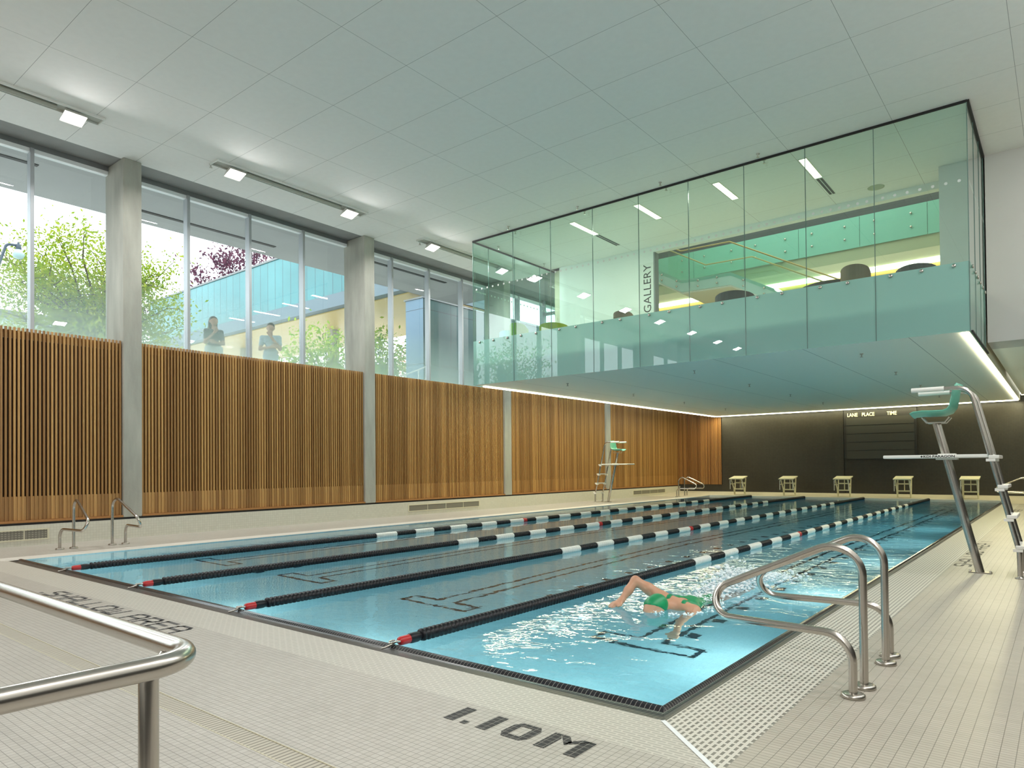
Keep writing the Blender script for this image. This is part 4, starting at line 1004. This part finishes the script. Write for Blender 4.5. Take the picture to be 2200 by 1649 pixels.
# swimmer, front crawl towards the viewer (-y), right arm recovering over the water
sw = empty('person', (-2.85, 6.3, -.05), 'person swimming front crawl in green swimwear and cap, right arm raised over the water', 'person')
RS, LS = (-3.00, 5.97, .055), (-2.66, 5.93, -.03); EL = (-3.235, 5.89, .205); WR = (-3.285, 5.715, .04)
LE, LW = (-2.665, 5.66, -.24), (-2.60, 5.42, -.40)
tor = [((-2.83, 5.98, -.04), .105, (-2.82, 6.2, -.06), .11), ((-2.82, 6.2, -.06), .11, (-2.81, 6.42, -.09), .09), ((-2.81, 6.42, -.09), .09, (-2.80, 6.6, -.10), .11),
       (RS, .062, LS, .06), ((-2.90, 6.1, -.02), .085, (-2.76, 6.1, -.06), .085), ((-2.87, 6.6, -.10), .08, (-2.74, 6.6, -.11), .08)]
body = tor + [((-2.86, 5.93, .0), .06, (-2.93, 5.80, .005), .055), ((-2.95, 5.72, .015), .092, (-2.94, 5.76, .03), .09), ((-2.965, 5.66, -.02), .06, (-2.955, 5.70, .0), .08),
  (RS, .062, (-3.12, 5.93, .135), .052), ((-3.12, 5.93, .135), .052, EL, .041), (EL, .043, (-3.262, 5.80, .12), .040), ((-3.262, 5.80, .12), .040, WR, .028),
  (LS, .06, LE, .042), (LE, .042, LW, .028),
  ((-2.87, 6.62, -.11), .088, (-2.90, 7.05, -.13), .056), ((-2.90, 7.05, -.13), .056, (-2.89, 7.45, -.13), .036), ((-2.89, 7.45, -.13), .036, (-2.89, 7.63, -.08), .025),
  ((-2.74, 6.62, -.12), .088, (-2.71, 7.03, -.17), .056), ((-2.71, 7.03, -.17), .056, (-2.72, 7.40, -.26), .036), ((-2.72, 7.40, -.26), .036, (-2.72, 7.58, -.24), .025)]
body += hand_caps(WR, (-.55, -.72, -.42), (.80, -.58, .0), (-.25, -.3, .9), 1.0, .3, 1)
body += hand_caps(LW, (.1, -.75, -.65), (1, .1, .05), (.0, -.65, .75), 1.0, .2, -1)
body += [((-2.965, 5.637, -.035), .014, (-2.968, 5.618, -.045), .012), ((-3.035, 5.73, .0), .015, (-3.04, 5.745, .02), .012)]  # nose, ear
sdf_obj('body', body, M['skin'], sw, .011, .028)
cap_ = [((-2.95, 5.72, .02), .098, (-2.94, 5.765, .035), .096)]
sdf_obj('swim_cap', cap_, M['suit'], sw, .010, .02, clip=lambda P: (-(P[:, 2] - .012) - (P[:, 1] - 5.70) * .55) * .85)
q = MB(); q.tube([(-3.045, 5.70, .015), (-3.03, 5.77, .045), (-2.97, 5.825, .075), (-2.90, 5.80, .07), (-2.86, 5.74, .03)], .008, 6); q.build('goggle_strap', M['black_matte'], sw)
def suitclip(P):
    a = 6.06 - P[:, 1]; b_ = P[:, 1] - 6.70
    strap = np.maximum(np.abs(np.abs(P[:, 0] + 2.83) - .075) - .022, 5.90 - P[:, 1])     # shoulder straps
    return np.maximum(np.minimum(a, strap), b_)
sdf_obj('swimsuit', tor, M['suit'], sw, .012, .028, clip=suitclip, grow=.006)
# splash trailing behind: lumpy foam and droplets
q = MB()
def blob(c, r):
    v, fq_ = [], []
    q.lathe([(r * .05, -r * .6)] + [(r * math.cos(a), r * .6 * math.sin(a)) for a in (-.8, -.2, .4, 1.0)] + [(r * .05, r * .62)], c, seg=7)
rg = np.random.RandomState(3)
for i in range(1500):
    u = rg.rand(); y = 6.25 + 2.3 * u; wd = .09 + .20 * u
    x = -2.83 + rg.randn() * wd * .75; z = WZ + abs(rg.randn()) * (.03 + .10 * math.exp(-((y - 7.5) / .35) ** 2)) * .8 - .012
    blob((x, y, z), .005 + .017 * rg.rand() ** 2)
for i in range(330):
    a = rg.rand() * 2 * PI; rx, ry = (.33, .55)
    x = -2.80 + rx * math.cos(a) * (.75 + .25 * rg.rand()); y = 6.08 + ry * math.sin(a) * (.75 + .25 * rg.rand()); blob((x, y, WZ + .002 + .012 * rg.rand()), .004 + .010 * rg.rand() ** 2)
for i in range(520):
    u = rg.rand(); y = 6.9 + 1.25 * u; hgt = math.exp(-((y - 7.45) / .35) ** 2)
    x = -2.82 + rg.randn() * (.10 + .08 * u); z = WZ + rg.rand() ** 1.4 * (.04 + .17 * hgt)
    blob((x, y, z), .010 + .030 * rg.rand() ** 2 * (.4 + .6 * hgt))
tag(q.build('water_splash', M['foam']), 'white splash and foam trailing behind the swimmer', 'splash', kind='stuff')
# visitors outside the window
GZ = 3.25
def standing(x, y, h, face, woman, label):
    """face: heading angle of the front"""
    root = empty('person', (x, y, GZ), label, 'person'); s = h / 1.75
    ca, sa = math.cos(face), math.sin(face)
    def W(f_, l_, z): return (x + (f_ * ca - l_ * sa) * s, y + (f_ * sa + l_ * ca) * s, GZ + z * s)
    def C(a, ra, b, rb): return (W(*a), ra * s, W(*b), rb * s)
    sh = .165 if woman else .195
    torso = [C((0, -.07, 1.0), .115, (0, .07, 1.0), .115), C((0, 0, 1.0), .125, (0, 0, 1.2), .105), C((0, -.06, 1.32), .10, (0, .06, 1.32), .10), C((0, -sh, 1.405), .052, (0, sh, 1.405), .052)]
    ra = [C((0, -sh, 1.40), .052, (.05, -sh - .05, 1.12), .042)]; la = [C((0, sh, 1.40), .052, (.06, sh + .04, 1.12), .042)]
    if woman:
        rf = [C((.05, -sh - .05, 1.12), .041, (.20, -.04, 1.36), .028)]; lf = [C((.06, sh + .04, 1.12), .041, (.22, -.03, 1.10), .028)]
        hands = hand_caps(W(.20, -.04, 1.36), (ca * .25 - sa * .1, sa * .25 + ca * .1, .95), (-sa, ca, 0), (ca, sa, -.2), s * .9, .5, 1) + hand_caps(W(.22, -.03, 1.10), (sa * .9, -ca * .9, .25), (0, 0, 1), (ca, sa, 0), s * .9, .3, 1)
    else:
        rf = [C((.05, -sh - .05, 1.12), .043, (.21, .05, 1.14), .03)]; lf = [C((.06, sh + .04, 1.12), .043, (.18, .02, 1.44), .03)]
        hands = hand_caps(W(.21, .05, 1.14), (-sa * .95, ca * .95, .1), (0, 0, 1), (ca, sa, 0), s, .3, 1) + hand_caps(W(.18, .02, 1.44), (ca * .1, sa * .1, .95), (-sa, ca, 0), (ca, sa, 0), s, .6, -1)
    legs = [C((0, .08 * i, .95), .095, (.01, .09 * i, .50), .06) for i in (-1, 1)] + [C((.01, .09 * i, .50), .058, (-.01, .10 * i, .08), .036) for i in (-1, 1)] + [C((-.02, .10 * i, .045), .04, (.15, .12 * i, .03), .03) for i in (-1, 1)]
    head = [C((0, 0, 1.42), .055, (.015, 0, 1.53), .05), C((.015, 0, 1.655), .09, (0, 0, 1.665), .085), C((.04, 0, 1.60), .062, (.02, 0, 1.645), .082),
            C((.10, 0, 1.635), .012, (.115, 0, 1.615), .014), C((.0, -.088, 1.635), .016, (0, -.09, 1.655), .014), C((.0, .088, 1.635), .016, (0, .09, 1.655), .014), C((.088, -.02, 1.578), .010, (.088, .02, 1.578), .010)]
    sdf_obj('body', torso + ra + la + rf + lf + hands + legs + head, M['skin2'], root, .016, .03)
    mm = np.array([ca, sa])
    if woman:
        hair = [C((-.02, 0, 1.68), .098, (-.04, 0, 1.64), .09), C((-.06, -.05, 1.62), .055, (-.06, -.06, 1.36), .045), C((-.06, .05, 1.62), .055, (-.06, .06, 1.36), .045)]
        top = sdf_obj('t_shirt', torso + ra + la, M['shirt_dark'], root, .018, .03, grow=.012, clip=lambda P: np.maximum(GZ + .98 * s - P[:, 2], np.maximum(P[:, 2] - (GZ + 1.46 * s), (GZ + 1.2 * s) - P[:, 2] - 99 * (((P[:, 0] - x) ** 2 + (P[:, 1] - y) ** 2) < (.17 * s) ** 2))))
        sdf_obj('skirt', [C((0, -.06, 1.0), .125, (0, .06, 1.0), .125), C((0, -.07, .95), .13, (0, -.10, .55), .14), C((0, .07, .95), .13, (0, .10, .55), .14)], M['skirt'], root, .02, .05, grow=.01, clip=lambda P: np.maximum(P[:, 2] - (GZ + 1.05 * s), GZ + .5 * s - P[:, 2]))
    else:
        hair = [C((-.015, 0, 1.70), .092, (-.035, 0, 1.67), .088)]
        sdf_obj('t_shirt', torso + ra + la, M['shirt_blue'], root, .018, .03, grow=.014, clip=lambda P: np.maximum(GZ + .95 * s - P[:, 2], np.maximum(P[:, 2] - (GZ + 1.47 * s), (GZ + 1.2 * s) - P[:, 2] - 99 * (((P[:, 0] - x) ** 2 + (P[:, 1] - y) ** 2) < (.18 * s) ** 2))))
        sdf_obj('trousers', legs[:4] + torso[:1], M['jeans'], root, .02, .03, grow=.012, clip=lambda P: np.maximum(P[:, 2] - (GZ + .98 * s), GZ + .1 * s - P[:, 2]))
    hc = W(.075, 0, 1.63)
    sdf_obj('hair', hair, M['hair'], root, .015, .02, grow=.006, clip=lambda P: .068 * s - np.linalg.norm((P - np.array(hc)) * np.array([1, 1, .8]), axis=1))
standing(-16.0, 8.43, 1.74, -.15, True, 'woman with long hair and dark top standing outside the windows')
standing(-15.95, 9.93, 1.80, -.75, False, 'man with short hair and pale t-shirt standing outside the windows')

# outdoors -----------------------------------------------------------
q = MB(); q.box(-90, -15.25, -60, 90, GZ - .3, GZ); struct('ground', q, M['ground'], 'pale paving outside the windows')
q = MB(); q.box(-18.25, -15.2, YB, 19.5, 7.60, 8.0); cn = q.build('roof_canopy', principled('pale_concrete_canopy', (.35, .355, .35), .8, noise=(1., .06))); tag(cn, 'grey concrete roof overhang outside the windows', 'canopy', kind='structure')
for a, c_, x in ((1.0, 4.9, -16.4), (7.3, 10.95, -17.35), (13.2, 16.8, -16.35)):
    q = MB(); q.box(x - .06, x + .06, a, c_, 7.585, 7.602); q.build('slot_diffuser', M['reveal'], cn)
# teal glazed building raised on a dark beam
tb = empty('teal_building', (-31, 21, 8.1), 'long raised building clad in teal glass outside the windows', 'building')
q = MB(); q.box(-41.5, -19.8, 18.0, 24, 8.7, 11.03); q.build('glazed_facade', M['teal_facade'], tb)
q = MB(); q.box(-41.5, -19.8, 17.95, 24, 11.03, 11.12); q.build('roof_edge', M['alu_dark'], tb)
q = MB(); q.box(-41.5, -19.5, 17.9, 24.1, 8.15, 8.7); q.build('floor_beam', principled('beam_blue_grey', (.12, .17, .20), .5), tb)
q = MB(); q.box(-41.4, -19.6, 18.3, 24, 8.10, 8.148); q.build('timber_soffit', M['wood_ext'], tb)
for x in (-28., -36.):
    q = MB(); q.box(x, x + .4, 20.5, 20.9, GZ, 8.1); q.build('pier', M['concrete'], tb)
mb_ = empty('metal_building', (-21, 21.5, GZ), 'blue grey and dark green metal clad block outside the third bay of windows', 'building')
q = MB(); q.quad((-19.98, 18.3, GZ), (-19.0, 18.3, GZ), (-19.0, 18.3, 7.8), (-19.98, 18.3, 7.8)); q.quad((-19.98, 26, GZ), (-19.98, 18.3, GZ), (-19.98, 18.3, 7.8), (-19.98, 26, 7.8)); q.build('front_cladding', M['blue_metal'], mb_)
q = MB(); q.quad((-19.0, 18.3, GZ), (-19.0, 26, GZ), (-19.0, 26, 7.8), (-19.0, 18.3, 7.8)); q.build('side_cladding', M['green_metal'], mb_)
q = MB(); q.box(-20.05, -18.96, 18.26, 26, 7.8, 7.86); q.build('roof_cap', M['alu_dark'], mb_)
rl_ = empty('stair_railing', (-17.5, 17.5, GZ), 'pale stair railing outside in front of the dark green metal cladding', 'railing')
for k, (z0, z1) in enumerate(((3.75, 4.95), (3.35, 4.5))):
    q = MB(); q.tube([(-17.6, 14.2, z0), (-17.6, 17.2, z1)], .02, 8); q.build('rail', M['alu_light'], rl_)
for y in (14.5, 15.6, 16.7):
    q = MB(); q.tube([(-17.6, y, GZ), (-17.6, y, 3.75 + (y - 14.2) * .4)], .018, 8); q.build('post', M['alu_light'], rl_)
hs = empty('house', (-44, 12, GZ), 'grey rendered house half hidden behind the green tree', 'building')
q = MB(); q.box(-47, -41, 6.0, 13.6, GZ, 9.0); q.build('wall', M['house'], hs)
q = MB(); q.prism([(5.8, 9.0), (13.8, 9.0), (13.6, 9.35), (6.0, 9.35)], 'x', -47.2, -40.8); q.build('roof', M['house_roof'], hs)
for y in (7.2, 9.4, 11.6):
    for z in (4.6, 6.9): q = MB(); q.box(-41.0, -40.96, y, y + 1.0, z, z + 1.3); q.build('window', M['house_win'], hs)
# street lamp
lp = empty('street_lamp', (-22.0, 5.55, GZ), 'curved street lamp seen through the leftmost window', 'street lamp')
q = MB(); q.tube(fillet([(-22, 5.5, GZ), (-22, 5.55, 6.1), (-22, 5.62, 6.6), (-22, 5.85, 7.40), (-22, 6.12, 7.42)], [.3, .5, .12], 10), .035, 8); q.build('pole', M['lamp_post'], lp)
q = MB(); q.lathe([(0, 7.52), (.03, 7.50), (.03, 7.46), (.06, 7.45), (.07, 7.34), (.06, 7.31)], (-22, 6.12, 0), seg=14); q.build('cap', M['lamp_post'], lp)
q = MB(); q.lathe([(.06, 7.31), (.13, 7.22), (.15, 7.17), (.11, 7.08), (.03, 7.05), (0, 7.05)], (-22, 6.12, 0), seg=16); q.build('bowl', M['lamp_bowl'], lp)
# trees
def tree(name, base, cc, rad, trunk_h, leafm, barkm, nl, label, cat, seed, nb=16, size=.10, spread=.28, group=None):
    rg = np.random.RandomState(seed); root = empty(name, base, label, cat, group); b = Vector(base); c_ = Vector(cc)
    q = MB(); fork = b + Vector((0, 0, trunk_h)); tips = []
    q.tube([b, b.lerp(fork, .5) + Vector((.04, .03, 0)), fork], [.16 * rad[2] / 2, .12 * rad[2] / 2, .10 * rad[2] / 2], 8)
    for i in range(nb):
        th = rg.rand() * 2 * PI; ph = math.acos(1 - 1.5 * rg.rand()); rr = .7 + .3 * rg.rand()
        tip = c_ + Vector((rad[0] * math.sin(ph) * math.cos(th) * rr, rad[1] * math.sin(ph) * math.sin(th) * rr, rad[2] * math.cos(ph) * rr))
        mid = fork.lerp(tip, .5) + Vector((rg.randn() * .15, rg.randn() * .15, .12)); pts = [fork, fork.lerp(mid, .5) + Vector((0, 0, .05)), mid, mid.lerp(tip, .5) + Vector((rg.randn() * .06, rg.randn() * .06, .05)), tip]
        q.tube(pts, [.055, .045, .034, .022, .010], 6, cap=False); tips += pts[2:]
        for j in range(5):
            s0 = pts[1 + j % 4].lerp(pts[min(4, 2 + j % 4)], rg.rand()); d = Vector((rg.randn(), rg.randn(), rg.randn() * .7 + .3)).normalized() * (.35 + .5 * rg.rand()) * rad[2] / 2.2
            q.tube([s0, s0 + d * .5 + Vector((0, 0, .04)), s0 + d], [.016, .011, .006], 4, cap=False); tips += [s0 + d, s0 + d * .6]
    q.build('branches', barkm, root)
    q = MB(); T = np.array([tuple(t) for t in tips]); sel = T[rg.randint(0, len(T), nl)] + rg.randn(nl, 3) * spread
    for p_ in sel:
        if p_[2] < b.z + trunk_h * .8: continue
        d = rg.randn(3); d /= np.linalg.norm(d); e_ = np.cross(d, rg.randn(3)); e_ /= np.linalg.norm(e_); l = size * (.6 + .8 * rg.rand())
        q.add([p_ - d * l, p_ + e_ * l * .45, p_ + d * l, p_ - e_ * l * .45], [(0, 1, 2, 3)])
    q.build('foliage', leafm, root)
tree('tree', (-24, 9.0, GZ), (-24, 8.5, 6.5), (2.3, 2.6, 2.5), 1.9, M['leaf'], M['bark'], 24000, 'yellow green spring tree outside the leftmost windows', 'tree', 5, 34, .058, .26)
tree('tree', (-47, 27.5, GZ), (-47, 26.6, 14.6), (3.2, 3.6, 3.5), 8.2, M['leaf_purple'], M['bark_dark'], 4200, 'plum coloured tree rising behind the teal building', 'tree', 11, 24, .15, .3)
tree('tree', (-54, 20.6, GZ), (-54, 20.6, 12.6), (2.8, 2.9, 3.0), 6.6, M['leaf_purple'], M['bark_dark'], 3000, 'small plum coloured tree left of the teal building end', 'tree', 19, 18, .15, .35)
tree('shrub', (-22, 16.2, GZ), (-22, 16.0, 4.9), (1.7, 1.5, 1.8), .5, M['leaf_shrub'], M['bark'], 5200, 'leafy green shrub behind the man outside the windows', 'shrub', 23, 16, .08, .26, 'shrubs outside the windows')
tree('shrub', (-24, 20.3, GZ), (-24, 20.4, 5.6), (1.5, 1.3, 1.8), .7, M['leaf_shrub'], M['bark'], 5200, 'yellow green shrub left of the metal clad block', 'shrub', 29, 16, .09, .3, 'shrubs outside the windows')
tree('shrub', (-34, 31.5, GZ), (-34, 31.5, 7.6), (2.4, 2.4, 2.6), 1.6, M['leaf_rust'], M['bark'], 2600, 'rust coloured bush far behind the yellow green shrub', 'shrub', 31, 14, .10, .3, 'shrubs outside the windows')
tree('tree', (-26, 27.2, GZ), (-26, 27.0, 7.0), (2.4, 2.2, 2.2), 1.9, M['leaf'], M['bark'], 4200, 'spring tree seen through the window behind the gallery end', 'tree', 37, 16, .085, .28)
tree('tree', (-24, -3.0, GZ), (-24, -3.0, 6.2), (2.4, 2.6, 2.2), 1.9, M['leaf'], M['bark'], 3500, 'spring tree outside the windows behind the viewpoint', 'tree', 41, 16, .09, .28)

# ------------------------------------------------------------------ world, camera, view
wd = bpy.data.worlds.new('overcast_sky'); SC.world = wd; wd.use_nodes = True; nt = wd.node_tree; nt.nodes.clear()
wo = nt.nodes.new('ShaderNodeOutputWorld'); bg = nt.nodes.new('ShaderNodeBackground'); bg.inputs[0].default_value = (.90, .955, 1.0, 1); bg.inputs[1].default_value = 3.6
nt.links.new(bg.outputs[0], wo.inputs[0])
for y, w_ in ((-6.5, 180), (8.8, 180)): pass

FPX, CYP, YAW, PIT, ROL = 1479.8, 984.75, .677581, .0130636, -.0089378
fw = Vector((-math.sin(YAW) * math.cos(PIT), math.cos(YAW) * math.cos(PIT), math.sin(PIT)))
r_ = Vector((math.cos(YAW), math.sin(YAW), 0)); u_ = r_.cross(fw)
r2 = r_ * math.cos(ROL) + u_ * math.sin(ROL); u2 = -r_ * math.sin(ROL) + u_ * math.cos(ROL)
cam = bpy.data.cameras.new('camera'); co = bpy.data.objects.new('camera', cam); COL.objects.link(co)
mw = Matrix.Identity(4)
for i in range(3): mw[i][0] = r2[i]; mw[i][1] = u2[i]; mw[i][2] = -fw[i]
mw[0][3], mw[1][3], mw[2][3] = 0, 0, 1.297
co.matrix_world = mw
cam.sensor_fit = 'HORIZONTAL'; cam.sensor_width = 36; cam.lens = 36 * FPX / 2200; cam.shift_y = (CYP - 824.5) / 2200; cam.clip_start = .05; cam.clip_end = 400
SC.camera = co
SC.view_settings.view_transform = 'Standard'; SC.view_settings.look = 'None'; SC.view_settings.gamma = 1; SC.view_settings.use_curve_mapping = False
SC.view_settings.exposure = 0.10
cy = SC.cycles
cy.use_denoising = True; cy.max_bounces = 14; cy.diffuse_bounces = 5; cy.glossy_bounces = 5; cy.transmission_bounces = 8; cy.transparent_max_bounces = 16
cy.sample_clamp_indirect = 6.; cy.blur_glossy = .6; cy.caustics_refractive = True; cy.caustics_reflective = False
for o in bpy.data.objects:
    if '_at' in o: del o['_at']
